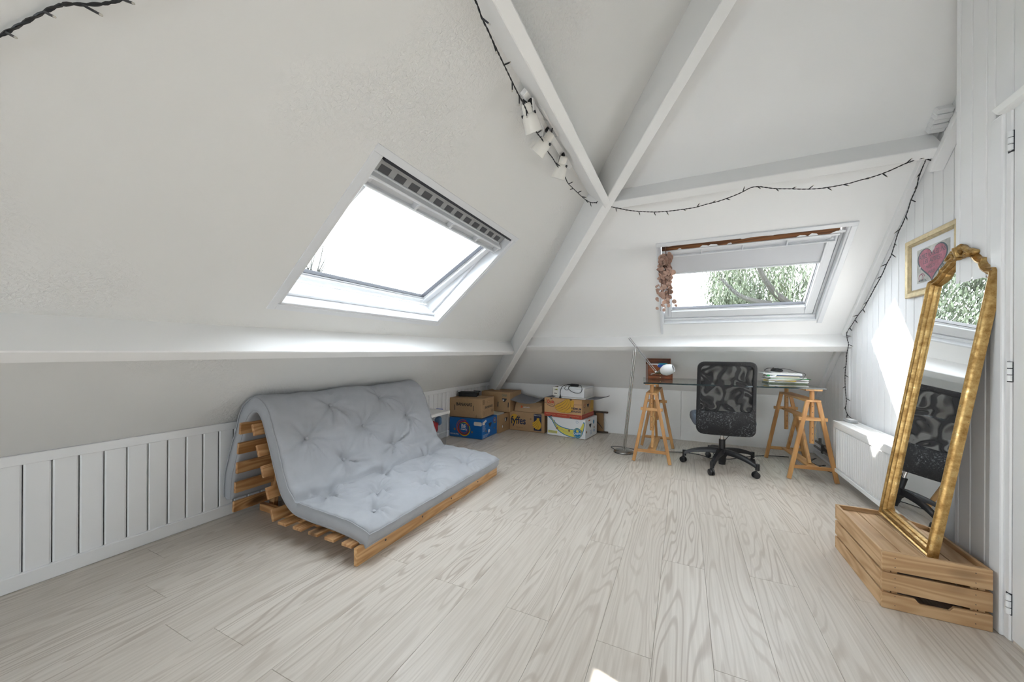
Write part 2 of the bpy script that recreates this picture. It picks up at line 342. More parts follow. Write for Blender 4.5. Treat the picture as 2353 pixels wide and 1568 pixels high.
# floor
fl = structure('floor', MB().box(XL - .1, 1.5, YF, YB + .1, -.06, -.009), 'groove_paint', 'pale greige wood-look laminate floor of the attic', 'floor')
PW = 0.1876; cache = {}
def plank(x0, y0, x1, y1):
    w, l = round(x1 - x0, 4), round(y1 - y0, 4)
    if w < 0.01 or l < 0.01: return
    if (w, l) not in cache:
        g, c = 0.0003, 0.0009; a, b_ = w / 2 - g, l / 2 - g; mb = MB()
        lo = [(-a, -b_, -.009), (a, -b_, -.009), (a, b_, -.009), (-a, b_, -.009)]; md = [(x, y, -c) for x, y, z in lo]
        tp = [(-a + c, -b_ + c, 0), (a - c, -b_ + c, 0), (a - c, b_ - c, 0), (-a + c, b_ - c, 0)]
        mb.loft([lo, md, tp], close_ends=True); cache[(w, l)] = mb.mesh('plank', 'laminate')
    link('plank', cache[(w, l)], fl, ((x0 + x1) / 2, (y0 + y1) / 2, 0))
off = {-10: .76, -9: 1.42, -8: .685, -7: .755, -6: 1.39, -5: .74, -4: 1.36, -3: 1.985 - 1.29, -2: 1.335, -1: 2.009, 0: 1.324, 1: .69, 2: 1.37, 3: 2.012, 4: 2.61, 5: 2.02, 6: 1.3, 7: .7, -11: 1.5, -12: .9, -13: 1.6}
for k in range(-13, 9):
    x0, x1 = max(-.281 + k * PW, XL), min(-.281 + (k + 1) * PW, XR + .01)
    if x1 - x0 < 0.01: continue
    js = [off.get(k, 1.0) + 1.29 * i for i in range(-4, 5)]
    if k in (-5, -4, -3): js = [j for j in js if not 1.9 < j < 2.6] + [2.033, 2.42]
    if k == -6: js += [2.035]
    js = [YF] + sorted(j for j in js if YF + .05 < j < YB - .05) + [YB]
    for a, b_ in zip(js, js[1:]): plank(x0, a, x1, b_)
# left knee wall: narrow tongue-and-groove boards
wl = structure('wall_left', MB().box(XL - .12, XL - .006, YF, YB, 0, ZK), 'groove_paint', 'low white knee wall of narrow upright boards under the left slope', 'wall')
P1 = 0.0825; me_l = MB()
a, c = P1 / 2 - .0008, .0045
me_l.prism([(-.014, -a), (-.004, -a), (0, -a + c), (0, a - c * 2.2), (-.006, a - c * .6), (-.006, a), (-.014, a)], .05, .57)
me_l = me_l.mesh('board', 'board_paint')
k = 0; y = .5197 + P1 / 2 - 20 * P1
while y < YB - .03:
    link('board', me_l, wl, (XL, y, 0)); y += P1
tag(MB().box(XL - .02, XL + .014, YF, YB - .02, .541, ZK + .002).build('trim_1', 'board_paint', bevel=.003), 'white cap rail along the top of the boarded left knee wall', 'trim', kind='structure')
tag(MB().box(XL - .02, XL + .013, YF, YB, .0, .068).build('baseboard_left', 'board_paint', bevel=.004), 'white skirting under the boarded left knee wall', 'baseboard', kind='structure')
# back knee wall: smooth panels
wb = structure('wall_back', MB().box(XL - .1, XR + .1, YB + .004, YB + .1, 0, ZK + .02), 'white_paint', 'low smooth white knee wall behind the desk and cartons', 'wall')
for x0, x1 in ((XL, -1.36), (-1.357, -.03), (-.027, XR)): MB().box(x0, x1, YB - .008, YB + .004, 0, ZK - .006).build('panel', 'white_paint', wb, bevel=.001)
# right wall: upright boards cut to the slope
wr = structure('wall_right', MB().prism([(YB + .1, 0), (YJ - .1, 0), (YJ - .1, ZK + (YB - YJ + .1) * TA + .05), (YB + .1, ZK)], 0, .1, 0, FR((XR + .008, 0, 0), (0, 1, 0), (0, 0, 1), (1, 0, 0))), 'groove_paint', 'white upright-board wall with the sun patch, right of the desk', 'wall')
y = 4.0408; P2 = 0.0895; ys = [4.0408 + P2 * i for i in range(9, -22, -1)]
for y1, y0 in zip(ys, ys[1:]):
    a, b_ = max(y0 + .0030, YJ - .02), min(y1 - .0030, YB)
    if b_ - a < .01: continue
    zt = lambda y: ZK + (YB - y) * TA
    MB().prism([(a, 0.0), (b_, 0.0), (b_, zt(b_) + .02), (a, zt(a) + .02)], 0, .012, 0, FR((XR - .004, 0, 0), (0, 1, 0), (0, 0, 1), (1, 0, 0))).build('board', 'board_paint', wr, bevel=.0022)
# near right wall (jog) with the door
XJB = XJ + .008
wj = MB().box(XJB, XR + .1, YF, 1.97 - .8, 0, ZC).box(XJB, XR + .1, 1.17, 2.01, 1.975, ZC).box(XJB, XR + .1, 2.01, YJ, 0, ZC)
wj = structure('wall_jog', wj, 'groove_paint', 'white boarded wall that steps forward around the door at the right', 'wall')
for a, b_ in ((2.2535, 2.28), (2.1815, 2.2535), (2.101, 2.1815), (2.058, 2.101)): MB().box(XJ, XJ + .012, a + .0018, b_ - .0018 + (.0018 if b_ == 2.28 else 0), 0, ZC - .02).build('board', 'board_paint', wj, bevel=.0025)
y = 2.058
while y > YF: MB().box(XJ, XJ + .012, y - .086 + .0018, y - .0018, 1.975, ZC - .02).build('board', 'board_paint', wj, bevel=.0025); y -= .086
MB().box(XJB, XR + .02, YJ, YJ + .012, 0, ZC - .1).build('end_board', 'board_paint', wj, bevel=.002)
MB().box(XJ - .004, XJ + .012, YF, 1.17, 0, 1.975).build('panel', 'board_paint', wj)
dr = thing('door_1', 'flush white door on painted hinges at the right edge', 'door', kind='structure')
MB().box(XJ - .002, XJ + .038, 1.175, 1.965, .012, 1.94).build('leaf', 'door_paint', dr, bevel=.003)
MB().box(XJ - .012, XJ + .03, 1.999, 2.060, 0, 1.945).build('architrave', 'door_paint', dr, bevel=.006, seg=2)
MB().box(XJ - .004, XJ + .04, 1.971, 2.000, 0, 1.945).build('jamb', 'board_paint', dr, bevel=.004)
MB().box(XJ + .02, XJ + .05, 1.962, 1.975, 0, 1.945).build('gap', 'gap_dark', dr); MB().box(XJ + .05, XR + .1, 1.17, 2.01, 0, 1.975).build('backing', 'gap_dark', dr); MB().box(XJ + .002, XJ + .034, 1.175, 1.965, .0, .011).build('threshold', 'laminate', dr)  # backing: unseen dark block added to stop daylight leaking round the door
MB().hexa([(XJ - .045, 1.998, 1.962), (XJ + .01, 2.008, 1.962), (XJ - .030, 1.998, 1.938), (XJ + .01, 2.0, 1.938), (XJ - .045, 1.17, 1.975), (XJ + .01, 1.17, 1.975), (XJ - .03, 1.17, 1.938), (XJ + .01, 1.17, 1.938)]).build('head_moulding', 'door_paint', dr, bevel=.004)
for z in (.10, .945, 1.785):
    h = MB().box(XJ - .006, XJ + .004, 1.962, 1.985, z, z + .075).build('hinge', 'gap_dark', dr)
    q = MB()
    for i in range(3): q.tube([(XJ - .009, 1.968, z + .004 + i * .024), (XJ - .009, 1.968, z + .025 + i * .024)], .0075, 10)
    q.build('knuckle', 'door_paint', h, smooth=True)
G0, G1, GZ0, GZ1 = -1.80, -.10, .15, 1.22                                            # unseen gable window, added to brighten the far end of the room
wf = MB(); FW = FR((0, 0, 0), (1, 0, 0), (0, 0, 1), (0, 1, 0))
zl = lambda x: ZK + (x - XL) * TA
for p in ([(XL - .1, 0), (G0, 0), (G0, zl(G0)), (XL - .1, zl(XL - .1))], [(G1, 0), (XR + .1, 0), (XR + .1, ZC), (.76, ZC), (G1, zl(G1))], [(G0, 0), (G1, 0), (G1, GZ0), (G0, GZ0)], [(G0, zl(G0)), (G0, GZ1), (G1, GZ1), (G1, zl(G1))]): wf.prism(p, YF - .1, YF, 0, FW)
structure('wall_front', wf, 'white_paint', 'white gable wall behind the viewer', 'wall')
w3 = thing('fill_window', 'unseen window opening added behind the viewer as fill light', 'window', kind='structure')
MB().box(G0, G0 + .06, YF - .08, YF - .02, GZ0, GZ1).box(G1 - .06, G1, YF - .08, YF - .02, GZ0, GZ1).box(G0, G1, YF - .08, YF - .02, GZ0, GZ0 + .06).box(G0, G1, YF - .08, YF - .02, GZ1 - .06, GZ1).box(-.98, -.92, YF - .08, YF - .02, GZ0, GZ1).build('frame', 'window_white', w3, bevel=.004)
for x0, x1 in ((G0 + .06, -.98), (-.92, G1 - .06)): MB().box(x0, x1, YF - .055, YF - .05, GZ0 + .06, GZ1 - .06).build('pane', 'window_glass', w3)
MB().box(G0 - .03, G1 + .03, YF - .02, YF + .12, GZ0 - .03, GZ0).build('sill', 'window_white', w3, bevel=.004)
structure('ceiling', MB().box(.70, XR + .2, YF - .1, 1.46, ZC, ZC + .1), 'plaster_back', 'flat strip of white ceiling at the ridge', 'ceiling')
# slopes with their window openings
UT = (ZC - ZK) / SA + .02
LW = (1.12, 2.41, 1.055, 1.95); BW = (-.19, 1.03, 1.125, 2.04)
hy = lambda u: YB - u * CA
mb = MB(); y0, y1, u0, u1 = LW; ym = YF - .05
for p in ([(ym, 0), (hy(0), 0), (hy(u0), u0), (ym, u0)], [(ym, u0), (y0, u0), (y0, u1), (ym, u1)], [(y1, u0), (hy(u0), u0), (hy(u1), u1), (y1, u1)], [(ym, u1), (hy(u1), u1), (hy(UT), UT), (ym, UT)]):
    mb.prism(p, -.10, 0, 0)
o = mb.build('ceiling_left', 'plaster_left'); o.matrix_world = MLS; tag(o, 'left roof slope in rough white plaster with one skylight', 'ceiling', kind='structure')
hx = lambda u: XL + u * CA
mb = MB(); x0, x1, u0, u1 = BW; xm = XR + .1
for p in ([(hx(0), 0), (xm, 0), (xm, u0), (hx(u0), u0)], [(hx(u0), u0), (x0, u0), (x0, u1), (hx(u1), u1)], [(x1, u0), (xm, u0), (xm, u1), (x1, u1)], [(hx(u1), u1), (xm, u1), (xm, UT), (hx(UT), UT)]):
    mb.prism(p, -.10, 0, 0)
o = mb.build('ceiling_back', 'plaster_back'); o.matrix_world = MBS; tag(o, 'smooth white roof slope above the desk with one skylight', 'ceiling', kind='structure')
# beams
def purlin_left(u0, u1, d, name, label):
    vs_ = []
    for z in (-.02, d):
        for u in (u0, u1):
            xw = XL + u * CA + z * SA
            vs_ += [(YF, u, z), (HS - xw - .01, u, z)]
    o = MB().hexa(vs_).build(name, 'beam_paint', bevel=.004); o.matrix_world = MLS; return tag(o, label, 'beam', kind='structure')
def purlin_back(u0, u1, d, name, label, xe=XR):
    vs_ = []
    for z in (-.02, d):
        for u in (u0, u1):
            yw = YB - u * CA - z * SA
            vs_ += [(HS - yw + .01, u, z), (xe, u, z)]
    o = MB().hexa(vs_).build(name, 'beam_paint', bevel=.004); o.matrix_world = MBS; return tag(o, label, 'beam', kind='structure')
purlin_left(.827, .884, .163, 'trim_2', 'white low purlin running above the left knee wall')
purlin_left(2.568, 2.618, .235, 'trim_3', 'white high purlin carrying the spotlights on the left slope')
purlin_back(.885, .957, .145, 'trim_4', 'white low purlin behind the desk below the skylight')
purlin_back(2.523, 2.581, .17, 'trim_5', 'white high purlin above the skylight on the back slope', XR - .03)
e = Vector((1, 1, 0)) / math.sqrt(2)
vs_ = []
for k in (-.08, 3.45):
    p = Vector((XL + k, YB - k, ZK + TA * k))
    for dz in (-.30, .03):
        for s in (-1, 1): vs_.append(p + e * s * .0375 + Vector((0, 0, dz)))
tag(MB().hexa(vs_).build('trim_6', 'beam_paint', bevel=.004), 'white hip rafter rising diagonally from the corner behind the cartons', 'beam', kind='structure')
# small trims on the right wall: raking batten under the back slope, corner batten, capping piece by the high purlin
o = MB().box(XR - .045, XR - .004, .08, .90, -.005, .035).box(XR - .045, XR - .004, .96, 2.51, -.005, .035).build('trim_7', 'board_paint', bevel=.004); o.matrix_world = MBS; tag(o, 'white raking batten where the boarded right wall meets the slope', 'trim', kind='structure')
tag(MB().box(XR - .02, XR - .004, 3.975, 4.01, .0, 1.10).build('trim_8', 'board_paint', bevel=.003), 'white upright batten on the right wall below the low purlin', 'trim', kind='structure')
o = MB()
for i in range(5): o.box(XR - .07, XR - .004, 2.60 + i * .024, 2.6245 + i * .024, -.01, .045 + .010 * (i % 2))
o.box(XR - .06, XR - .004, 2.46, 2.75, .165, .20)
o = o.build('trim_9', 'board_paint', bevel=.004); o.matrix_world = MBS; tag(o, 'short ridged white moulding beside the end of the high purlin', 'trim', kind='structure')

# ================================================================== WINDOWS (slope frames: x across, y up the slope, z into the room)
# ---- window 1: pivoted-open skylight of the left slope
w1 = thing('window_1', 'white pivoting skylight tilted open in the left slope', 'window', M=MLS, kind='structure')
y0, y1, u0, u1 = LW
tr = MB()
tr.box(y0 - .038, y0, u0 - .035, u1, -.002, .004).box(y1, y1 + .038, u0 - .033, u1, -.002, .004).box(y0 - .038, y1 + .038, u1, u1 + .035, -.002, .004).box(y0, y1, u0 - .033, u0, -.002, .004)
tr.build('surround', 'window_white', w1, bevel=.0015)
fr = MB()
fr.box(y0 - .005, y0 + .018, u0, u1, -.20, .0).box(y1 - .018, y1 + .005, u0, u1, -.20, .0).box(y0, y1, u0 - .005, u0 + .016, -.13, .0).box(y0, y1, u1 - .016, u1 + .005, -.20, -.03)
fr.box(y0 + .018, y1 - .018, u0 + .016, u0 + .034, -.168, -.06).box(y1 - .040, y1 - .018, u0 + .016, u1 - .05, -.24, -.085)
fr.build('frame', 'window_white', w1, bevel=.003)
hd = MB().box(y0 + .018, y1 - .018, u1 - .105, u1 - .016, -.10, -.055).box(y0 + .018, y1 - .018, u1 - .022, u1 - .012, -.055, -.02)
hd.build('head_channel', 'window_grey', w1, bevel=.002)
MB().box(y0 + .03, y1 - .03, u1 - .014, u1 - .001, -.03, .001).build('paint_gap', 'gap_dark', w1)
for i in range(12):
    yy = y0 + .075 + i * .0985
    MB().box(yy, yy + .062, u1 - .078, u1 - .044, -.058, -.0535).build('vent_slot', 'vent_grey', w1)
MS = Matrix.Translation((0, 1.50, -.105)) @ Matrix.Rotation(R(9.5), 4, 'X')       # sash turned about its middle: foot out, head in
def sash_parts(parent, x0, x1, a, b_, st, bo, to, M, th=.05):
    sh = MB().box(x0, x0 + st, a, b_, -th, 0, 0, M).box(x1 - st, x1, a, b_, -th, 0, 0, M).box(x0 + st, x1 - st, a, a + bo, -th, 0, 0, M).box(x0 + st, x1 - st, b_ - to, b_, -th, 0, 0, M)
    sh = sh.build('sash', 'window_white', parent, bevel=.004)
    lip = MB(); g = .012
    lip.box(x0 + st, x0 + st + g, a + bo, b_ - to, -th, -.014, 0, M).box(x1 - st - g, x1 - st, a + bo, b_ - to, -th, -.014, 0, M).box(x0 + st, x1 - st, a + bo, a + bo + g, -th, -.014, 0, M)
    lip.build('glazing_bead', 'window_white', sh, bevel=.002)
    gs = MB().box(x0 + st, x1 - st, a + bo, b_ - to, -th + .012, -th + .016, 0, M).build('pane', 'window_glass', sh)
    sp = MB(); q = .004
    sp.box(x0 + st + g, x1 - st - g, a + bo + g, a + bo + g + q, -th + .006, -.016, 0, M).box(x1 - st - g - q, x1 - st - g, a + bo + g, b_ - to, -th + .006, -.016, 0, M)
    sp.build('gasket', 'gap_dark', sh)
    return sh
sash_parts(w1, y0 + .022, y1 - .044, -.455, .375, .062, .078, .090, MS)
bar = MB(); B0, B1 = y0 + .022, y1 - .045
prof = [(.292, .0), (.292, .016), (.299, .032), (.309, .038), (.313, .032), (.309, .020), (.309, .0)]
for z0, z1_ in ((B0, B1),): bar.prism(prof, z0, z1_, 0, MS @ FR((0, 0, 0), (0, 1, 0), (0, 0, 1), (1, 0, 0)))
prof2 = [(.350, .0), (.350, .036), (.357, .042), (.365, .036), (.369, .0)]
bar.prism(prof2, B0, B1, 0, MS @ FR((0, 0, 0), (0, 1, 0), (0, 0, 1), (1, 0, 0)))
for yy in (B0, B0 + .33, B0 + .64, B0 + .93, B1 - .014):
    ends = yy in (B0,) or yy > B1 - .02
    wdt = .016
    bar.prism([(.292, 0), (.292, .016), (.302, .030), (.322, .034), (.342, .032), (.355, .040), (.369, 0)], yy, yy + wdt, 0, MS @ FR((0, 0, 0), (0, 1, 0), (0, 0, 1), (1, 0, 0)))
bar.build('ventilation_bar', 'window_white', w1, bevel=.0015)
MB().tube([(y1 - .019, u0 + .055, -.05), (y1 - .0175, u0 + .055, -.05)], .004, 10).build('screw_cap', 'window_grey', w1)
# ---- window 2: closed skylight above the desk
w2 = thing('window_2', 'closed white skylight above the desk with its blind partly down', 'window', M=MBS, kind='structure')
x0, x1, u0, u1 = BW
MB().box(x0 - .022, x0, u0 - .13, u1, -.002, .012).box(x1, x1 + .034, u0 - .02, u1, -.002, .010).box(x0 - .022, x1 + .034, u1, u1 + .032, -.002, .012).build('surround', 'window_white', w2, bevel=.002)
MB().box(x0 - .004, x0 + .012, u0, u1, -.16, 0).box(x1 - .012, x1 + .004, u0, u1, -.16, 0).box(x0, x1, u0 - .004, u0 + .014, -.16, 0).box(x0, x1, u1 - .008, u1 + .004, -.16, -.03).box(x0 + .012, x1 - .012, u0 + .014, u0 + .040, -.16, -.035).box(x1 - .03, x1 - .012, u0 + .03, u1, -.16, -.045).box(x1 - .078, x1, u0, u1, -.20, -.115).box(x0, x1, u0 - .02, u0 + .0, -.20, -.115).box(x0 + .012, x1 - .012, u0 + .03, u0 + .062, -.16, -.102).build('frame', 'window_white', w2, bevel=.003)  # outermost strips added to bound the sun patch and block a light leak
MB().box(x0 + .02, x1 - .05, u1 - .060, u1 - .004, -.07, -.018).build('bare_timber_strip', 'raw_timber', w2)
fk = MB(); rr = random.Random(3)
for i in range(11):
    xx = x0 + .06 + i * .105 + rr.uniform(-.03, .03); l = rr.uniform(.03, .11); up = rr.random() < .55
    a = u1 - .004 if up else u1 - .060; s = -1 if up else 1
    fk.prism([(xx, a), (xx + l, a), (xx + l * .8, a + s * rr.uniform(.006, .02)), (xx + l * .3, a + s * rr.uniform(.008, .022))], -.019, -.0165)
fk.build('paint_flakes', 'window_white', w2)
MSB = Matrix.Translation((0, 0, -.045))
sash_parts(w2, x0 + .016, x1 - .034, u0 + .045, u1 - .055, .058, .085, .05, MSB, .055)
gb = MB().box(x0 + .02, x1 - .04, u1 - .078, u1 - .062, -.045, -.012).box(x0 + .03, x1 - .05, u1 - .128, u1 - .118, -.03, -.010)
for i in range(5): xx = x0 + .03 + i * (x1 - x0 - .09) / 4; gb.box(xx, xx + .008, u1 - .12, u1 - .075, -.045, -.010)
gb.build('ventilation_bar', 'window_white', w2, bevel=.002)
cs = MB().box(x0 + .055, x1 - .075, u1 - .118, u1 - .078, -.052, -.034).build('blind_cassette', 'window_white', w2, bevel=.004)
bl = MB(); n = 40; X0b, X1b = x0 + .062, x1 - .082
ub, ut = u1 - .325, u1 - .10
for r_ in range(2):
    pass
rows = []
for j in range(7):
    uu = ub + (ut - ub) * j / 6
    rows.append([(X0b + (X1b - X0b) * i / n, uu, -.050 + .004 * math.sin(i * .9) * max(0, math.sin(math.pi * min(1, i / n * 1.7))) * (.4 + .6 * j / 6)) for i in range(n + 1)])
vs_ = [p for r_ in rows for p in r_]; bl.add(vs_, [(j * (n + 1) + i, j * (n + 1) + i + 1, (j + 1) * (n + 1) + i + 1, (j + 1) * (n + 1) + i) for j in range(6) for i in range(n)])
bl.build('blind', 'blind_fabric', w2, smooth=True)
MB().box(X0b, X1b, ub - .012, ub + .004, -.056, -.042).build('blind_bar', 'window_white', w2, bevel=.004)
MB().box(x0 + .058, x0 + .074, u0 + .09, u1 - .12, -.056, -.036).box(x1 - .096, x1 - .082, u0 + .09, u1 - .12, -.056, -.036).build('blind_rail', 'window_white', w2, bevel=.002)

# ================================================================== FUTON
FY0, FY1 = 1.264, 2.715
ff = thing('slatted_futon', 'orange pine slatted futon base under the folded grey mattress', 'futon', (0, 0, 0))
def slat(p, q, th, mat='pine_y', name='slat', y0=FY0, y1=FY1):
    """board running along y; p, q the two edges of its face in x,z; th its thickness away from the room"""
    p, q = Vector((p[0], 0, p[1])), Vector((q[0], 0, q[1])); n = (q - p).normalized().cross(Vector((0, 1, 0))) * th
    vs_ = []
    for y in (y0, y1):
        for a in (p, p + n):
            for b_ in (0, 1): vs_.append((a + (q - p) * b_) + Vector((0, y, 0)))
    return MB().hexa(vs_).build(name, mat, ff, bevel=.002)
for p, q in (((-2.387, .608), (-2.396, .539)), ((-2.407, .485), (-2.415, .417)), ((-2.422, .366), (-2.429, .298)), ((-2.440, .244), (-2.446, .178)), ((-2.455, .125), (-2.461, .059))):
    slat(q, p, .018)
for p, q in (((-2.272, .614), (-2.250, .549)), ((-2.229, .496), (-2.204, .432)), ((-2.184, .382), (-2.160, .318)), ((-2.138, .266), (-2.114, .202)), ((-2.093, .148), (-2.069, .087))):
    slat(q, p, .018)
for x in (-2.035, -1.907, -1.781, -1.657, -1.532): MB().box(x, x + .070, FY0, FY1, .078, .094).build('slat', 'pine_y', ff, bevel=.002)
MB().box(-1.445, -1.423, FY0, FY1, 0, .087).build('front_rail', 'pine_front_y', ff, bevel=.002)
for y in (1.42, 1.99, 2.56):
    MB().box(-2.05, -1.445, y, y + .03, 0.018, .078).build('seat_joist', 'pine_x', ff, bevel=.002)
    MB().beam((-2.145, y + .05, .05), (-2.30, y + .05, .60), .03, .05, (1, 0, 0)).build('back_post', 'pine_z', ff, bevel=.002)
    MB().beam((-2.478, y + .09, .0), (-2.395, y + .09, .60), .03, .05, (1, 0, 0)).build('rear_post', 'pine_z', ff, bevel=.002)
    MB().box(-2.50, -2.05, y + .015, y + .045, .0, .045).build('foot_beam', 'pine_x', ff, bevel=.002)
for y in (1.45, 1.75, 2.05, 2.40): MB().tube([(-1.4226, y, .045), (-1.4215, y, .045)], .006, 8).build('screw', 'dark_metal', ff)
# mattress
mid = [(-1.405, .103), (-1.5, .132), (-1.65, .146), (-1.85, .153), (-1.97, .170), (-2.05, .235), (-2.10, .335), (-2.15, .455), (-2.20, .575), (-2.245, .662), (-2.30, .708), (-2.37, .703), (-2.43, .64), (-2.465, .52), (-2.505, .38), (-2.535, .25), (-2.545, .13)]
cl = crv([(x, 0, z) for x, z in mid], 10); L = [0]
for a, b_ in zip(cl, cl[1:]): L.append(L[-1] + (b_ - a).length)
NS, NY, MY0, MY1 = 190, 130, 1.312, 2.690
def along(s):
    j = 0
    while j < len(L) - 2 and L[j + 1] < s: j += 1
    return cl[j].lerp(cl[j + 1], (s - L[j]) / (L[j + 1] - L[j]))
BT = [(.16, 1.50), (.16, 1.945), (.16, 2.435), (.315, 1.68), (.315, 2.142), (.51, 1.48), (.51, 1.933), (.51, 2.43), (.755, 1.73), (.755, 2.192), (.948, 1.509), (.948, 1.96), (.955, 2.423), (1.138, 1.744), (1.138, 2.194)]
SL = L[-1]; top, bot = [], []
def wr_(s, y):
    """fabric relief: pits at the buttons with creases pulling away from them, slack folds at the seat bend, puckers at the hems"""
    h = 0.0
    for bs, by in BT:
        ds, dy = s - bs, y - by; r = math.hypot(ds, dy)
        if r < .26:
            seat = bs < .6
            h -= (.038 if seat else .032) * math.exp(-(r / .042) ** 2) + .014 * math.exp(-(r / .125) ** 2)
            an = math.atan2(dy, ds); h += .024 * noise.noise((math.cos(an) * 2.6 + bs * 31, math.sin(an) * 2.6 + by * 17, 3.0)) * math.exp(-((r - .06) / .06) ** 2) + .026 * noise.noise((math.cos(an) * 5 + by * 9, math.sin(an) * 5 + bs * 7, 8.0)) * math.exp(-((r - .09) / .07) ** 2) * (.5 + .5 * math.cos(an - 2.5))
    f = s - .555 - .015 * math.sin(y * 5)
    h -= .028 * math.exp(-(f / .030) ** 2); h += .013 * math.exp(-((f - .07) / .04) ** 2) * math.sin(y * 24 + 3 * noise.noise((y * 3, 0, 0))) * .8
    h += .009 * noise.noise((s * 6, y * 5, 1.3)) + .005 * noise.noise((s * 22, y * 8, 4.1))
    h += .0035 * math.sin(y * 58 + 4 * noise.noise((y * 6, s * 3, 0))) * math.exp(-(s / .045) ** 2)
    for e_ in (y - MY0, MY1 - y): h += .004 * math.sin(s * 62 + 4 * noise.noise((s * 6, e_, 2))) * math.exp(-(e_ / .045) ** 2)
    return h
for i in range(NS + 1):
    s = SL * i / NS; p = along(s); d = (along(min(s + .012, SL)) - along(max(s - .012, 0))).normalized(); n = Vector((d.z, 0, -d.x)); rt, rb = [], []
    for j in range(NY + 1):
        u = j / NY; y = MY0 + (MY1 - MY0) * (u + .0 * u)
        y = MY0 + (MY1 - MY0) * (0.5 - 0.5 * math.cos(math.pi * u)) * .35 + (MY1 - MY0) * u * .65
        y -= .034 * max(0, min(1, (s - 1.30) / .45)) * (1 - u)
        ed = min(s, SL - s, u * (MY1 - MY0), (1 - u) * (MY1 - MY0)); g = math.sqrt(max(0, 1 - (1 - min(ed / .05, 1)) ** 2))
        T = .054 * (.80 + .20 * g)
        sag = .010 * math.sin(y * 9 + s * 2) * (1 if .9 < s < 1.4 else .2)
        top.append(p + n * (T + wr_(s, y) * (.35 + .65 * g) + sag * .4) + Vector((0, y, 0))); bot.append(p - n * .046 * (.85 + .15 * g) + Vector((0, y, 0)))
N1 = NY + 1; mb = MB(); K = len(top)
fs = [(i * N1 + j, i * N1 + j + 1, (i + 1) * N1 + j + 1, (i + 1) * N1 + j) for i in range(NS) for j in range(NY)]
ring = [j for j in range(N1)] + [i * N1 + NY for i in range(1, NS + 1)] + [NS * N1 + j for j in range(NY - 1, -1, -1)] + [i * N1 for i in range(NS - 1, 0, -1)]
cen = [((top[a] + bot[a]) / 2) for a in ring]; midv = []
for a in ring:
    i, j = divmod(a, N1); s = SL * i / NS; d = (along(min(s + .012, SL)) - along(max(s - .012, 0))).normalized(); o_ = Vector((0, 0, 0))
    if j == 0: o_ += Vector((0, -1, 0))
    if j == NY: o_ += Vector((0, 1, 0))
    if i == 0: o_ -= d
    if i == NS: o_ += d
    midv.append((top[a] + bot[a]) / 2 + o_.normalized() * .012)
nr = len(ring); fs2 = [[v + K for v in f][::-1] for f in fs]
side = [(ring[k], ring[(k + 1) % nr], 2 * K + (k + 1) % nr, 2 * K + k) for k in range(nr)] + [(2 * K + k, 2 * K + (k + 1) % nr, K + ring[(k + 1) % nr], K + ring[k]) for k in range(nr)]
mb.add(top + bot + midv, fs + fs2 + side)
fm = mb.build('futon_mattress', 'grey_fabric', smooth=1.2); tag(fm, 'grey button-tufted futon mattress folded over the pine frame', 'mattress')
MB().tube([top[a] + (midv[k] - (top[a] + bot[a]) / 2) * .3 for k, a in enumerate(ring)][::2], .0032, 6, closed=True).build('piping', 'grey_piping', fm, smooth=True)
MB().tube([bot[a].lerp(midv[k], .25) for k, a in enumerate(ring)][::2], .0032, 6, closed=True).build('piping', 'grey_piping', fm, smooth=True)
for bs, by in BT:
    p = along(bs); d = (along(bs + .01) - along(bs - .01)).normalized(); n = Vector((d.z, 0, -d.x)); c = p + n * (.054 + wr_(bs, by) + .009) + Vector((0, by, 0))
    zx = n.cross(Vector((0, 1, 0))); MB().lathe([(.0, -.004), (.011, -.003), (.0125, .001), (.010, .004), (.004, .0055)], 12, 0, FR(c, Vector((0, 1, 0)).cross(n), (0, 1, 0), n)).build('button', 'grey_piping', fm, smooth=True)

# ================================================================== CARTONS
def carton(name, label, loc, rz, w, d, h, mat, lid=True):
    t_ = thing(name, label, 'box', loc, rz, group='cartons stacked in the corner')
    body = MB().box(0, w, 0, d, .004, h).build('body', mat, t_, bevel=.003)
    MB().box(.006, w - .006, .006, d - .006, 0, .006).build('base', 'cardboard_dark', t_)
    return t_, body
FX = lambda: FR((0, 0, 0), (1, 0, 0), (0, 0, 1), (0, -1, 0))                       # front face: x right, y up, z out
SX = lambda w: FR((w, 0, 0), (0, 1, 0), (0, 0, 1), (1, 0, 0))                      # right face
TL = Matrix.Translation
def holes(t_, M, pts, r=.011, n='vent_hole'):
    for x, y in pts: decal([ell(x, y, r, r * 1.05, 14)], M, 'cardboard_dark', t_, n, t=.0009)
def handle(t_, M, x, y, s=.04, mat='gap_dark'):
    decal([[(x - s, y + s * .55), (x + s, y + s * .55), (x + s * .9, y + s * .1), (x + s * .2, y - s * .75), (x - s * .2, y - s * .75), (x - s * .9, y + s * .1)]], M, mat, t_, 'hand_hole', t=.0009)
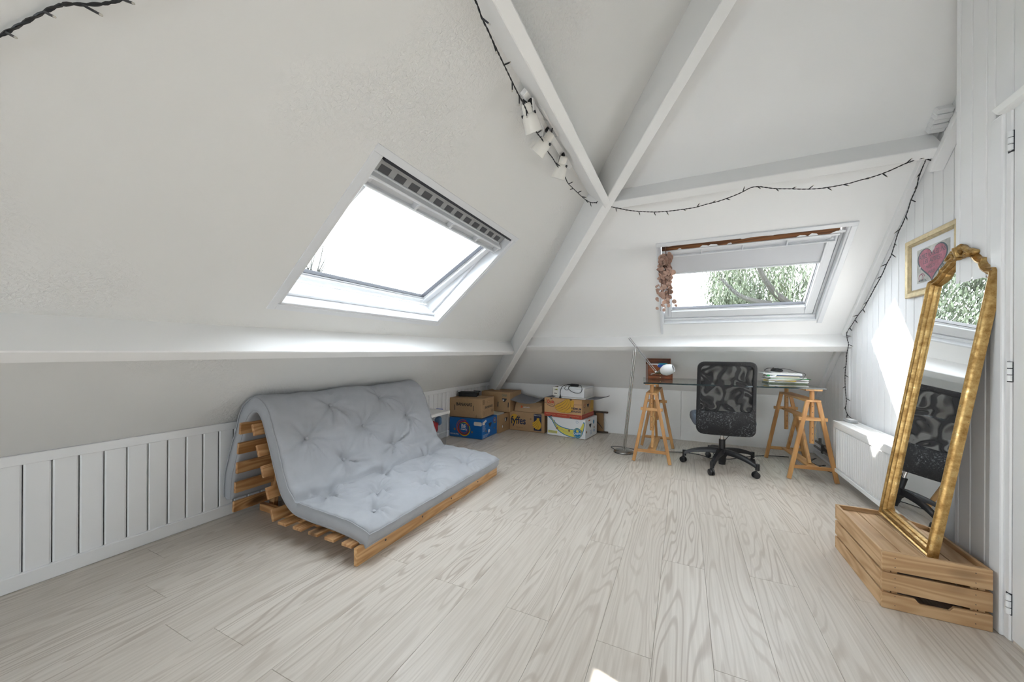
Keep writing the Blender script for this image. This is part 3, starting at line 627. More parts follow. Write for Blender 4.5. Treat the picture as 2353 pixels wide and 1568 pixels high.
# blue carton
t_, _ = carton('banana_carton', 'bright blue banana carton with red and yellow rings, under the plain brown one', (-2.592, 3.690, 0), R(.6), .455, .385, .234, 'print_blue')
F, S = FX(), SX(.455)
def arcring(cx, cy_, r, w, a0, a1, n=30):
    o_ = [(cx + (r + w / 2) * math.cos(R(a0 + (a1 - a0) * i / n)), cy_ + (r + w / 2) * math.sin(R(a0 + (a1 - a0) * i / n))) for i in range(n + 1)]
    i_ = [(cx + (r - w / 2) * math.cos(R(a0 + (a1 - a0) * i / n)), cy_ + (r - w / 2) * math.sin(R(a0 + (a1 - a0) * i / n))) for i in range(n + 1)]
    return o_ + i_[::-1]
def rings(M, cx, cy_, k, par):
    for dx, dy, r, w, a0, a1, m_ in ((.0, .0, .082, .010, 20, 340, 'print_red'), (-.012, .012, .088, .008, 60, 290, 'print_orange'), (.006, -.012, .080, .009, -150, 130, 'print_lime'), (.0, -.002, .072, .008, 90, 400, 'print_green_ring'), (-.004, .004, .064, .007, 150, 470, 'print_red')):
        decal([arcring(cx + dx * k, cy_ + dy * k, r * k, w * k, a0, a1)], M, m_, par, 'printed_ring', t=.0006 + .0001 * abs(a0 % 7))
rings(F, .205, .118, 1.0, t_); text('BE', .066, .044, F @ TL((.172, .118, 0)), 'print_white', t_, bold=.022); text('CLIMATE', .085, .020, F @ TL((.163, .092, 0)), 'print_white', t_, bold=.022)
text('CO2 NEUTRAL', .125, .018, F @ TL((.012, .030, 0)), 'print_white', t_)
decal([rrect(.345, .453, .160, .205, .014)], F, 'tape_beige', t_, 'tape', t=.0012); holes(t_, F, ((.075, .095), (.320, .080)), .013)
decal([[(.012, .17), (.012, .20), (.10, .222), (.115, .20), (.07, .185), (.065, .165)]], S, 'tape_beige', t_, 'tape', t=.0012)
handle(t_, S, .20, .148, .038); holes(t_, S, ((.10, .085), (.315, .085)), .011); decal([ell(.175, .075, .024, .022)], S, 'print_white', t_, 'printed_seal')
decal([rrect(.295, .355, .135, .218, .004)], S, 'print_cyan', t_, 'printed_panel', t=.0004); rings(S, .326, .178, .36, t_); text('BE', .022, .017, S @ TL((.315, .172, .0004)), 'print_white', t_)
for i in range(6): text('CLIMATE NEUTRAL', .08 - .012 * (i % 3), .006, S @ TL((.015, .150 - i * .012, 0)), 'print_white', t_, 'small_print')
for i in range(3): text('CLIMATE NEUTRAL', .17 - .03 * i, .011, S @ TL((.02, .040 - i * .014, 0)), 'print_white', t_, 'small_print')
# brown carton on top of it
t_, _ = carton('banana_carton', 'plain brown banana carton with black tribal lettering, on top of the blue one', (-2.640, 3.720, .236), R(3.5), .470, .345, .232, 'cardboard')
F, S = FX(), SX(.470)
text('BANANAS', .215, .040, F @ TL((.122, .140, 0)), 'ink', t_, bold=.022)
decal([stroke([(.10, .15), (.10, .085)], .007)], F, 'ink', t_, 'hand_slot'); decal([stroke([(.357, .15), (.357, .085)], .007)], F, 'ink', t_, 'hand_slot')
decal([[(.385, .004), (.392, .035), (.398, .045), (.406, .02), (.402, .004)]], F, 'cardboard_dark', t_, 'torn_notch')
text('(BANANAS)', .225, .040, S @ TL((.075, .098, 0)), 'ink', t_, bold=.022)
decal([rrect(.15, .225, .172, .194, .010)], S, 'cardboard_dark', t_, 'hand_hole'); decal([rrect(.156, .219, .176, .190, .007)], S, 'cardboard_light', t_, 'hand_flap', t=.0009)
for i in range(9): decal([stroke([(.02, .215 - i * .0065), (.08, .215 - i * .0065)], .0035)], S, 'ink_soft', t_, 'small_print')
for i in range(6): decal([stroke([(.03, .070 - i * .008), (.03 + .055 + .01 * (i % 2), .070 - i * .008)], .002)], S, 'ink_soft', t_, 'small_print')
decal([stroke([(.022, .08), (.115, .08)], .0016), stroke([(.022, .02), (.115, .02)], .0016), stroke([(.022, .02), (.022, .08)], .0016), stroke([(.115, .02), (.115, .08)], .0016)], S, 'ink_soft', t_, 'printed_panel')
for i in range(5): decal([stroke([(.265, .075 - i * .007), (.325, .075 - i * .007)], .003)], S, 'ink_soft', t_, 'small_print')
MB().box(0.02, .44, .165, .180, .232, .2335).build('lid_seam', 'cardboard_dark', t_)
MB().box(.20, .30, .21, .27, .2322, .2336).build('shipping_label', 'paper', t_)
# black case lying on it
o = thing('black_tray', 'shallow black case lying on the plain brown carton', 'case', (-2.565, 3.845, .4695), R(20))
MB().box(0, .235, 0, .15, 0, .046).build('body', 'black', o, bevel=.004); MB().box(-.006, .245, -.004, .156, .046, .053).build('lid', 'black', o, bevel=.002)
MB().prism([(.16, .153), (.26, .12), (.262, .124), (.17, .16)], .0, .006, 0, TL((0, 0, .056))).build('flap', 'black', o)
# open brown carton behind, with its books
t_ = thing('open_carton', 'open brown carton with books inside, behind the blue carton', 'box', (-2.56, 4.085, 0), R(-1), group='cartons stacked in the corner')
b_ = MB(); w_, d_, h_ = .445, .345, .232
b_.box(0, w_, 0, d_, 0, .006).box(0, w_, 0, .005, 0, h_).box(0, w_, d_ - .005, d_, 0, h_).box(0, .005, 0, d_, 0, h_).box(w_ - .005, w_, 0, d_, 0, h_); b_.build('body', 'cardboard', t_, bevel=.001)
S = SX(w_); handle(t_, S, .20, .150, .042, 'gap_dark'); decal([[(.165, .165), (.195, .165), (.195, .13), (.18, .125)]], S, 'paper', t_, 'paper_in_hole', t=.0012); holes(t_, S, ((.115, .075),), .020); decal([ell(.105, .072, .010, .018, 12)], S, 'paper', t_, 'paper_in_hole', t=.0012)
for i, (m_, x_, y_, w_, h_) in enumerate((('paper', .10, .03, .30, .022), ('paper_teal', .11, .02, .31, .006), ('print_navy', .09, .03, .32, .012), ('paper', .12, .015, .28, .016), ('paper_cream', .10, .03, .29, .012))):
    z_ = .168 + sum((.022, .006, .012, .016, .012)[:i])
    tag(MB().box(-2.56 + x_, -2.56 + x_ + w_, 4.105 + y_, 4.105 + y_ + .21, z_, z_ + h_).build('book', m_, bevel=.001), ('white book at the bottom of the pile in the open carton', 'thin teal book in the pile in the open carton', 'dark navy book in the pile in the open carton', 'white book below the top one in the open carton', 'cream book on top of the pile in the open carton')[i], 'book', 'books in the open carton')
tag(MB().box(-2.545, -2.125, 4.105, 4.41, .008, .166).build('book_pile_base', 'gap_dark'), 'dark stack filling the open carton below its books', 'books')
# standing carton on the books
t_, _ = carton('banana_carton', 'tall brown carton with small green print, standing behind the plain brown one', (-2.50, 4.305, .2385), R(-1.5), .435, .35, .262, 'cardboard')
F = FX(); text('CANA', .075, .030, F @ TL((.318, .205, 0)), 'print_teal', t_); handle(t_, F, .355, .160, .036, 'gap_dark'); decal([[(.328, .165), (.352, .165), (.35, .15), (.335, .145)]], F, 'paper', t_, 'paper_in_hole', t=.0012)
for x in (.262, .415): decal([stroke([(x, .13), (x - .004, .065)], .012)], F, 'gap_dark', t_, 'hand_slot')
# navy and gold printed carton
t_, _ = carton('banana_carton', 'brown carton with navy lettering over a gold disc and a banana bunch', (-2.098, 4.362, 0), R(-1.6), .50, .385, .248, 'cardboard')
F = FX(); decal([ell(.072, .150, .055, .066, 28)], F, 'print_gold', t_, 'printed_disc', t=.0004)
text('fyffes', .215, .130, F @ TL((.020, .055, 0)), 'print_navy', t_, bold=.022); text('fyffes', .2148, .1303, F @ TL((.0215, .0555, .0001)), 'print_navy', t_)
text('100% HIGH TASTE', .095, .008, F @ TL((.10, .040, 0)), 'ink', t_, 'small_print')
decal([rrect(.352, .458, .022, .236, .003)], F, 'print_navy', t_, 'printed_panel', t=.0004); text('Bananas', .092, .016, F @ TL((.358, .212, .0004)), 'tape_beige', t_)
def fingers(M, par, fs, w_, mat, line, z0=.0006):
    for i, (a_, b_, c_) in enumerate(fs):
        pts = [((1 - u) ** 2 * a_[0] + 2 * u * (1 - u) * b_[0] + u * u * c_[0], (1 - u) ** 2 * a_[1] + 2 * u * (1 - u) * b_[1] + u * u * c_[1]) for u in [j / 14 for j in range(15)]]
        for ww, m_, z_ in ((w_ * 1.16, line, z0 + i * .0002), (w_, mat, z0 + .0001 + i * .0002)):
            l, r = [], []
            for j, p in enumerate(pts):
                q = Vector((pts[min(j + 1, 14)][0] - pts[max(j - 1, 0)][0], pts[min(j + 1, 14)][1] - pts[max(j - 1, 0)][1])).normalized(); f_ = ww / 2 * min(1, .34 + 1.5 * j / 14) * (1 if j < 11 else max(.16, 1 - ((j - 10) / 4.3) ** 2))
                l.append((p[0] - q.y * f_, min(p[1] + q.x * f_, .2335))); r.append((p[0] + q.y * f_, min(p[1] - q.x * f_, .2335)))
            decal([l + r[::-1]], M, m_, par, 'printed_banana', t=z_)
def bunch(M, cx, cy_, k, par, n=6, mat='print_banana', line='ink'):
    for i in range(n):
        a = R(-60 + i * 15); pts = []
        for j in range(12):
            u = j / 11; bx = cx + k * (.02 - (.115 - .012 * i) * u + .06 * math.sin(a) * u * u); by = cy_ + k * (.09 - .125 * u ** 1.5 - .02 * math.cos(i) * u + (i - 3) * -.012 * u)
            pts.append((bx + k * .022 * i * u * (1 if i > 2 else .8), by))
        for w_, m_, z_ in ((.040 * k, line, .0006 + i * .0002), (.034 * k, mat, .0007 + i * .0002)):
            l, r = [], []
            for j, p in enumerate(pts):
                q = Vector((pts[min(j + 1, 11)][0] - pts[max(j - 1, 0)][0], pts[min(j + 1, 11)][1] - pts[max(j - 1, 0)][1])).normalized(); f_ = w_ / 2 * (math.sin(math.pi * (.12 + .82 * j / 11)) ** .6)
                l.append((p[0] - q.y * f_, p[1] + q.x * f_)); r.append((p[0] + q.y * f_, p[1] - q.x * f_))
            decal([l + r[::-1]], M, m_, par, 'printed_banana', t=z_)
    decal([rrect(cx - .012 * k, cx + .045 * k, cy_ + .075 * k, cy_ + .108 * k, .008 * k)], M, mat, par, 'printed_stalk', t=.002)
fingers(F, t_, [((.400 + .004 * i, .168), b_, c_) for i, (b_, c_) in enumerate((((.385, .118), (.328, .108)), ((.400, .092), (.330, .082)), ((.422, .076), (.345, .062)), ((.446, .066), (.368, .046)), ((.470, .078), (.402, .038))))], .032, 'print_banana', 'ink'); decal([rrect(.394, .430, .158, .186, .006)], F, 'print_banana', t_, 'printed_stalk', t=.0022); holes(t_, F, ((.135, .188), (.307, .165)), .013)
# taped brown parcel bag on it
t_ = thing('parcel_bag', 'crumpled brown paper parcel lying on the navy-lettered carton', 'parcel', (-2.045, 4.385, .2485), R(-1.5))
lo = rrect(0, .405, 0, .27, .02, 3); loops = []
for z_, ins, lean in ((0, .004, 0), (.012, 0, 0), (.06, .006, .006), (.098, .018, .02), (.118, .035, .045)):
    loops.append([(p[0] + (.2025 - p[0]) * ins * 4, p[1] + (.135 - p[1]) * ins * 5 + (lean if p[1] < .1 else 0), z_ + (.010 * math.sin(p[0] * 22) + .022 * (abs(p[0] - .2025) / .2) ** 2 if z_ > .09 else 0)) for p in lo])
MB().loft(loops, close_ends=True).build('paper_bag', 'cardboard_light', t_, smooth=.5)
Fz = FR((0, .001, .012), (1, 0, 0), (0, .08, .997), (0, -.997, .08))
text('zalando', .092, .022, Fz @ TL((.135, .040, .001)), 'paper', t_); decal([[(.100, .036), (.102, .068), (.112, .066), (.127, .054), (.126, .048), (.110, .036)]], Fz, 'print_orange', t_, 'printed_triangle', t=.0016)
MB().add([(.255, -.002, .015), (.40, -.002, .10), (.405, -.004, .02)], [(0, 1, 2)]).build('folded_flap', 'cardboard_light', t_)
# white and yellow banana carton
A8 = R(-8)
t_, _ = carton('banana_carton', 'white banana carton with a huge outlined yellow banana, bottom of the right stack', (-1.546, 4.308, 0), A8, .505, .385, .236, 'print_white')
F, S = FX(), SX(.505)
outer = [(.005, .232), (.05, .232), (.10, .18), (.16, .138), (.24, .115), (.33, .108), (.40, .112), (.435, .122), (.462, .158), (.480, .205), (.497, .196), (.492, .14), (.478, .085), (.452, .030), (.42, .012), (.34, .008), (.25, .022), (.17, .056), (.11, .112), (.06, .19)]
oc = crv([(x, y, 0) for x, y in outer] + [(outer[0][0], outer[0][1], 0)], 4)[:-1]; op = [(p.x, p.y) for p in oc]
decal([op], F, 'print_cyan', t_, 'printed_outline', t=.0005)
cx_, cy_ = .28, .09
inn = [(.035, .228), (.058, .218), (.108, .166), (.165, .126), (.245, .105), (.33, .0995), (.40, .104), (.43, .116), (.455, .154), (.472, .190), (.488, .19), (.484, .138), (.468, .088), (.446, .038), (.416, .021), (.34, .017), (.252, .031), (.176, .064), (.118, .118), (.072, .192)]
ic = crv([(x, y, 0) for x, y in inn] + [(inn[0][0], inn[0][1], 0)], 4)[:-1]; decal([[(p.x, p.y) for p in ic]], F, 'print_yellow', t_, 'printed_banana', t=.0008)
decal([stroke(crv([(.095, .195, 0), (.105, .160, 0), (.130, .125, 0)], 4), .007)], F, 'print_cyan', t_, 'printed_line', t=.0011)
decal([stroke(crv([(.18, .092, 0), (.28, .065, 0), (.37, .052, 0)], 4), .0016)], F, 'print_cyan', t_, 'printed_line', t=.0011)
decal([ell(.405, .068, .057, .064, 30)], F, 'print_yellow', t_, 'printed_oval', t=.0010); decal([ell(.405, .068, .054, .061, 30)], F, 'print_cyan', t_, 'printed_oval', t=.0013); decal([arcring(.405, .068, .047, .003, 0, 360)], F, 'print_yellow', t_, 'printed_oval', t=.0015)
text('Chiquita', .096, .034, F @ TL((.357, .036, .0008)) @ Matrix.Rotation(R(10), 4, 'Z'), 'print_white', t_, t=.0010, bold=.022); decal([ell(.405, .092, .018, .016, 10)], F, 'print_yellow', t_, 'printed_blob', t=.0015)
decal([rrect(.012, .138, .030, .062, .006)], F, 'print_yellow', t_, 'printed_panel'); text('PERFORMANCE', .10, .009, F @ TL((.022, .050, .0004)), 'print_cyan', t_); text('CLASS EXTRA', .10, .011, F @ TL((.024, .034, .0004)), 'print_cyan', t_)
holes(t_, F, ((.135, .098), (.298, .085), (.452, .095)), .014); decal([arcring(.400, .200, .014, .002, 0, 360)], F, 'print_cyan', t_, 'printed_ring')
handle(t_, S, .155, .148, .036); holes(t_, S, ((.285, .105), (.04, .085)), .013); decal([ell(.27, .175, .022, .026)], S, 'print_cyan', t_, 'printed_oval'); decal([rrect(.10, .15, .205, .222, .002)], S, 'print_orange', t_, 'printed_panel')
for i in range(5): decal([stroke([(.15, .085 - i * .011), (.21 + .01 * (i % 2), .085 - i * .011)], .002)], S, 'print_cyan', t_, 'small_print')
decal([rrect(.27, .295, .05, .085, .002)], S, 'print_cyan', t_, 'printed_panel')
# orange-brown banana carton with a red band
t_, _ = carton('banana_carton', 'orange-brown banana carton with a red band, under the white printer', (-1.580, 4.287, .237), A8, .500, .385, .236, 'cardboard_dole')
F, S = FX(), SX(.500)
decal([[(0.0015, .004), (.4985, .004), (.4985, .052), (.0015, .052)]], F, 'print_band', t_, 'printed_band'); decal([[(.0015, .004), (.3835, .004), (.3835, .056), (.0015, .056)]], S, 'print_band', t_, 'printed_band')
for i in range(3): text('PREMIUM BANANAS', .13, .009, F @ TL((.025 + i * .155, .026, .0003)), 'cardboard_dole', t_, 'small_print')
for i in range(2): text('PREMIUM BANANAS', .15, .009, S @ TL((.03 + i * .17, .026, .0003)), 'cardboard_dole', t_, 'small_print')
lg = [(.028, .215), (.105, .208), (.140, .185), (.146, .150), (.125, .128), (.085, .128), (.045, .145), (.028, .175)]
lgc = [(p.x, p.y) for p in crv([(x, y, 0) for x, y in lg] + [(lg[0][0], lg[0][1], 0)], 4)][:-1]
decal([lgc], F, 'print_navy', t_, 'printed_outline', t=.0005); decal([[((x - .087) * .95 + .087, (y - .172) * .93 + .174) for x, y in lgc]], F, 'cardboard_dole', t_, 'printed_badge', t=.0008)
text('Dole', .088, .040, F @ TL((.046, .166, .0005)), 'print_red', t_, t=.0010, bold=.02); text('Dole', .0878, .0402, F @ TL((.0468, .1663, .0006)), 'print_red', t_, t=.0010); decal([ell(.0885, .181, .0065, .0075, 12)], F, 'print_gold', t_, 'printed_sun', t=.0020)
decal([stroke([(.05, .157), (.125, .152)], .003)], F, 'print_navy', t_, 'printed_line', t=.0012)
decal([stroke([(.002, .17), (.03, .172)], .004)], F, 'print_navy', t_, 'printed_line'); decal([stroke([(.40, .172), (.498, .176)], .003)], F, 'print_navy', t_, 'printed_line')
fingers(F, t_, [((.300, .232), (.265, .150), (.140, .128)), ((.315, .232), (.295, .118), (.148, .104)), ((.330, .232), (.335, .092), (.168, .086)), ((.345, .232), (.380, .082), (.205, .076)), ((.358, .230), (.425, .100), (.275, .072))], .046, 'print_gold', 'print_navy')
decal([[(.372, .135), (.395, .135), (.402, .215), (.385, .226), (.366, .215)]], F, 'print_gold', t_, 'printed_banana', t=.0019)
text('PREMIUM', .125, .026, F @ TL((.367, .112, .0016)), 'print_navy', t_, t=.0010, bold=.015); text('BANANAS', .125, .026, F @ TL((.367, .078, .0016)), 'print_navy', t_, t=.0010, bold=.015)
for x, y in ((.10, .232), (.36, .232), (.10, .004), (.36, .004)):
    decal([ell(x, y, .015, .013, 10, 180, 360) if y > .1 else ell(x, y, .015, .013, 10, 0, 180)], F, 'gap_dark', t_, 'hand_notch', t=.0024)
decal([ell(.085, .165, .036, .034)], S, 'print_navy', t_, 'printed_outline', t=.0004); decal([ell(.085, .168, .034, .032)], S, 'cardboard_dole', t_, 'printed_badge', t=.0007); text('Dole', .05, .026, S @ TL((.060, .158, .0004)), 'print_red', t_, t=.0008)
handle(t_, S, .195, .150, .032); holes(t_, S, ((.085, .075), (.33, .085)), .014); decal([[(.25, .06), (.38, .06), (.38, .23), (.31, .22), (.27, .15)]], S, 'print_gold', t_, 'printed_banana', t=.0004)
# grey foam mat over parcel and carton
def sheet(name, label, cat, rows, th, mat):
    n, k = len(rows[0]), len(rows); up = [Vector(p) + Vector((0, 0, th)) for r_ in rows for p in r_]; dn = [Vector(p) for r_ in rows for p in r_]; N = n * k
    fs = [(j * n + i, j * n + i + 1, (j + 1) * n + i + 1, (j + 1) * n + i) for j in range(k - 1) for i in range(n - 1)]
    rg = list(range(n)) + [j * n + n - 1 for j in range(1, k)] + [(k - 1) * n + i for i in range(n - 2, -1, -1)] + [j * n for j in range(k - 2, 0, -1)]
    mb = MB().add(up + dn, fs + [[v + N for v in f][::-1] for f in fs] + [(rg[a], rg[(a + 1) % len(rg)], N + rg[(a + 1) % len(rg)], N + rg[a]) for a in range(len(rg))])
    return tag(mb.build(name, mat, smooth=.8), label, cat)
px = [(-2.085, .405), (-1.99, .385), (-1.90, .372), (-1.82, .369), (-1.72, .385), (-1.63, .43), (-1.56, .471), (-1.50, .475), (-1.30, .4745), (-1.10, .4745), (-1.06, .475), (-.97, .478), (-.90, .488), (-.87, .500)]
pc = crv([(x, 0, z) for x, z in px], 4); rows = []
for j in range(9):
    v_ = j / 8; rows.append([(p.x + .05 * v_, 4.285 + .30 * v_ - .06 * (p.x + 1.6), p.z + (.045 * v_ * max(0, min(1, (-1.60 - p.x) / .3)))) for p in pc])
sheet('foam_mat', 'grey foam mat sagging over the parcel and lying under the printer', 'mat', rows, .006, 'felt_grey')
# printer
t_ = thing('printer', 'small white desktop printer with its cable coiled on top', 'printer', (-1.470, 4.268, .4815), A8)
MB().box(.03, .435, .02, .30, 0, .012).build('base', 'cream_plastic', t_, bevel=.004)
MB().box(0, .415, .012, .30, .012, .125).build('body', 'white_plastic', t_, bevel=.012, seg=2)
MB().box(.082, .415, .0, .05, .014, .118).build('front_tray', 'window_white', t_, bevel=.010, seg=2)
MB().box(.075, .42, .01, .305, .122, .138).build('scanner_lid', 'window_white', t_, bevel=.006, seg=2)
MB().box(.002, .076, .006, .02, .02, .120).build('control_panel', 'cream_plastic', t_, bevel=.004)
MB().box(.030, .070, .004, .008, .088, .095).box(.025, .062, .004, .008, .045, .053).build('slot', 'ink', t_); MB().box(.045, .07, .0035, .008, .097, .103).build('button', 'print_lime', t_)
MB().box(.02, .072, .03, .29, .124, .129).build('side_grille', 'ink_soft', t_, bevel=.002)
MB().box(.03, .43, -.012, .06, -.001, .004).build('paper_sheet', 'paper', t_)
o = thing('power_cable', 'black power cable with plug and adapter, coiled on the printer', 'cable', (-1.470, 4.268, .4815), A8)
q = MB(); q.tube(crv([(.115, -.012, .022), (.115, -.012, .055), (.12, -.006, .10), (.14, .01, .140), (.18, .06, .158), (.25, .09, .165)], 6), .0035, 6); q.tube(crv([(.18, .03, .148), (.17, -.004, .12), (.185, -.008, .10), (.215, -.006, .105), (.225, .01, .14), (.23, .06, .16)], 6), .0028, 6)
q.tube(crv([(.30, .07, .155), (.36, .04, .155), (.39, .0, .12), (.385, -.02, .085), (.34, -.02, .070), (.27, -.012, .082), (.225, -.006, .115), (.215, .02, .142), (.23, .05, .150)], 6), .0030, 6); q.build('cord', 'cable_black', o, smooth=True)
MB().lathe([(.016, 0), (.016, .006), (.010, .018), (.006, .03), (.005, .045)], 12, 0, TL((.115, -.012, -.004))).build('plug', 'black_plastic', o, smooth=True)
MB().box(.215, .315, .05, .095, .139, .170).build('adapter', 'black_plastic', o, bevel=.006, seg=2); MB().box(.17, .235, .06, .085, .150, .162).build('coil_tie', 'black_plastic', o, bevel=.004)
# clear storage tub
t_ = thing('storage_tub', 'clear plastic storage tub of clothes beside the futon', 'tub', (-2.575, 2.86, 0))
w_, d_, h_ = .285, .40, .385; b_ = MB()
lo = [rrect(.025 - e_, w_ - .025 + e_, .025 - e_, d_ - .025 + e_, .02, 3) for e_ in (0, .004, .020)]
b_.loft([[(*p, .002) for p in lo[0]], [(*p, .01) for p in lo[1]], [(*p, h_) for p in lo[2]]]); b_.prism(lo[0], .001, .003); b_.build('body', 'box_plastic', t_, smooth=.5)
MB().loft([[(*p, h_ - .012) for p in rrect(-.008, w_ + .008, -.008, d_ + .008, .02, 3)], [(*p, h_ + .014) for p in rrect(-.010, w_ + .010, -.010, d_ + .010, .022, 3)], [(*p, h_ + .018) for p in rrect(0, w_, 0, d_, .02, 3)], [(*p, h_ + .008) for p in rrect(.012, w_ - .012, .012, d_ - .012, .02, 3)]], close_ends=True).build('lid', 'white_plastic', t_, smooth=.6)
for x in (.10,): MB().box(x, x + .09, d_ + .002, d_ + .018, h_ - .03, h_ + .022).build('clip', 'paper_blue', t_, bevel=.003)
rr = random.Random(5)
for i, (m_, x_, y_, z_, a_, b2, c_, lab) in enumerate((('red_cloth', .155, .25, .235, .085, .10, .075, 'red bunched cloth near the top inside the clear tub'), ('teal_cloth', .13, .25, .145, .09, .12, .045, 'grey-teal cloth in the middle of the clear tub'), ('white_cloth', .16, .27, .155, .075, .085, .03, 'white cloth in the middle of the clear tub'), ('yellow_cloth', .175, .29, .105, .05, .06, .030, 'yellow cloth low inside the clear tub'), ('red_cloth', .15, .25, .075, .09, .12, .035, 'red cloth low inside the clear tub'), ('blue_cloth', .185, .335, .29, .045, .035, .05, 'blue cloth by the rim inside the clear tub'), ('white_cloth', .12, .13, .20, .08, .07, .12, 'white cloth at the near end inside the clear tub'), ('blue_cloth', .13, .20, .03, .10, .15, .026, 'blue cloth at the bottom of the clear tub'))):
    a_ *= .85; b2 *= .85; c_ *= .9; q = MB().ball((0, 0, 0), (a_, b2, c_), 22, 14)
    for v in q.v: v += v.normalized() * (.20 * min(a_, c_) * noise.noise((v.x * 22 + i * 5, v.y * 22, v.z * 22)) * 2)
    o = q.build('cloth', m_, smooth=True); o.location = (-2.575 + x_, 2.86 + y_, z_); tag(o, lab, 'cloth', 'clothes in the clear tub')
# dark wooden folding rack leaning at the back wall
t_ = thing('folding_rack', 'dark brown wooden rack leaning on the back wall behind the white carton', 'rack', (-1.10, 4.70, 0))
MB().box(.02, .228, .0, .03, .255, .275).build('rail', 'darkwood_x', t_, bevel=.003); MB().box(.0, .228, .0, .03, .002, .020).build('rail', 'darkwood_x', t_, bevel=.003)
MB().box(.055, .075, .002, .028, .02, .255).build('post', 'darkwood_z', t_, bevel=.002); MB().box(.075, .172, .010, .024, .02, .262).build('panel', 'cardboard_dark', t_, bevel=.002)
MB().tube(crv([(.08, .004, .15), (.12, .0, .11), (.16, .0, .06)], 6), .004, 6).build('strap', 'cable_black', t_, smooth=True)
tag(MB().tube(crv([(-.945, 4.728, .24), (-.935, 4.74, .20), (-.90, 4.742, .14), (-.885, 4.742, .09), (-.90, 4.742, .05), (-.94, 4.74, .045)], 6), .0022, 6).build('thin_cable', 'white_plastic', smooth=True), 'thin white cable curling beside the dark wooden rack', 'cable')

# ================================================================== DESK
def trestle(loc, rz, label):
    t_ = thing('trestle', label, 'trestle', loc, rz, group='trestles under the glass desk'); Ln = .66
    MB().box(-.056, .056, -.01, Ln + .01, .736, .752).build('top_board', 'beech_y', t_, bevel=.002)
    MB().box(-.050, .050, 0, Ln, .645, .662).build('beam', 'beech_y', t_, bevel=.002)
    for y in (.035, Ln - .035):
        p = MB().tube([(0, y, .305), (0, y, .737)], .0165, 14).build('post', 'beech_z', t_, smooth=.6)
        q = MB()
        for z in (.335, .385, .435, .56, .61): q.tube([(0, y - .0172, z), (0, y - .0155, z)], .0035, 8)
        q.build('peg_holes', 'black', p)
        s_ = -1 if y < .3 else 1
        MB().box(-.097, .097, y + s_ * .020 - .009, y + s_ * .020 + .009, .492, .520).build('mid_rail', 'beech_x', t_, bevel=.002)
        MB().box(-.152, .152, y + s_ * .020 - .009, y + s_ * .020 + .009, .095, .123).build('low_rail', 'beech_x', t_, bevel=.002)
        for sx in (-1, 1):
            a, b_ = Vector((sx * .036, y + s_ * .020, .650)), Vector((sx * .160, y + s_ * .020, .004)); MB().beam(a, b_, .030, .022, (0, 1, 0)).build('leg', 'beech_z', t_, bevel=.003)
        MB().tube([(-.022, y - .024, .505), (.022, y - .024, .505)], .0035, 8).build('peg', 'brass', t_)
        ch = MB()
        for i in range(14): ch.tube([(.018 + .004 * math.sin(i), y - .026, .50 - i * .011), (.018 + .004 * math.sin(i + 1), y - .026, .492 - i * .011)], .0022, 5)
        ch.build('peg_chain', 'brass', t_)
    MB().box(-.036, .036, .03, Ln - .03, .493, .508).build('mid_shelf', 'beech_y', t_, bevel=.002); MB().box(-.036, .036, .02, Ln - .02, .110, .125).build('low_shelf', 'beech_y', t_, bevel=.002)
    MB().beam((0, Ln / 2 - .03, .494), (0, .075, .125), .030, .022, (1, 0, 0)).build('brace', 'beech_z', t_, bevel=.002); MB().beam((0, Ln / 2 + .03, .494), (0, Ln - .075, .125), .030, .022, (1, 0, 0)).build('brace', 'beech_z', t_, bevel=.002)
    return t_
trestle((-.272, 3.632, 0), R(-1.0), 'beech adjustable trestle at the left end of the glass desk, by the floor lamp')
trestle((.952, 3.700, 0), R(4.6), 'beech adjustable trestle at the right end of the glass desk, by the radiator')
g = thing('glass_desktop', 'clear glass desktop with dark green edges resting on two trestles', 'desktop', (-.335, 3.545, .7525), R(5.6))
MB().add([(0, 0, .0115), (1.37, 0, .0115), (1.37, .70, .0115), (0, .70, .0115), (0, 0, 0), (1.37, 0, 0), (1.37, .70, 0), (0, .70, 0)], [(0, 1, 2, 3), (7, 6, 5, 4)]).build('pane', 'table_glass', g)
MB().add([(0, 0, 0), (1.37, 0, 0), (1.37, .70, 0), (0, .70, 0), (0, 0, .0115), (1.37, 0, .0115), (1.37, .70, .0115), (0, .70, .0115)], [(0, 1, 5, 4), (1, 2, 6, 5), (2, 3, 7, 6), (3, 0, 4, 7)]).build('edge', 'glass_edge', g)
ZD = .7645
# wooden desk organiser
t_ = thing('desk_organiser', 'small mahogany desk organiser with two drawers and letters', 'organiser', (-.335, 3.985, ZD), R(12))
MB().box(0, .007, 0, .17, 0, .150).box(.231, .238, 0, .17, 0, .150).box(0, .238, .163, .17, 0, .212).box(0, .238, 0, .17, 0, .006).box(0, .238, 0, .165, .034, .038).box(0, .238, 0, .165, .068, .073).build('case', 'mahogany_x', t_, bevel=.001)
MB().box(.016, .238, .100, .165, .205, .212).box(.016, .023, .100, .165, .150, .212).box(.231, .238, .100, .165, .150, .212).box(.016, .238, .155, .163, .15, .212).build('upper_shelf', 'mahogany_x', t_, bevel=.001)
MB().prism([(0, .073), (.238, .073), (.238, .150), (.150, .150), (.138, .128), (.118, .118), (.098, .128), (.086, .150), (0, .150)], 0, .007, 0, FR((0, .007, 0), (1, 0, 0), (0, 0, 1), (0, -1, 0))).build('front', 'mahogany_x', t_)
for z in (.007, .040):
    d_ = MB().box(.008, .230, -.002, .14, z, z + .026).build('drawer', 'mahogany_x', t_, bevel=.001); MB().ball((.119, -.008, z + .013), (.006, .007, .006), 10, 8).build('knob', 'brass', d_, smooth=True)
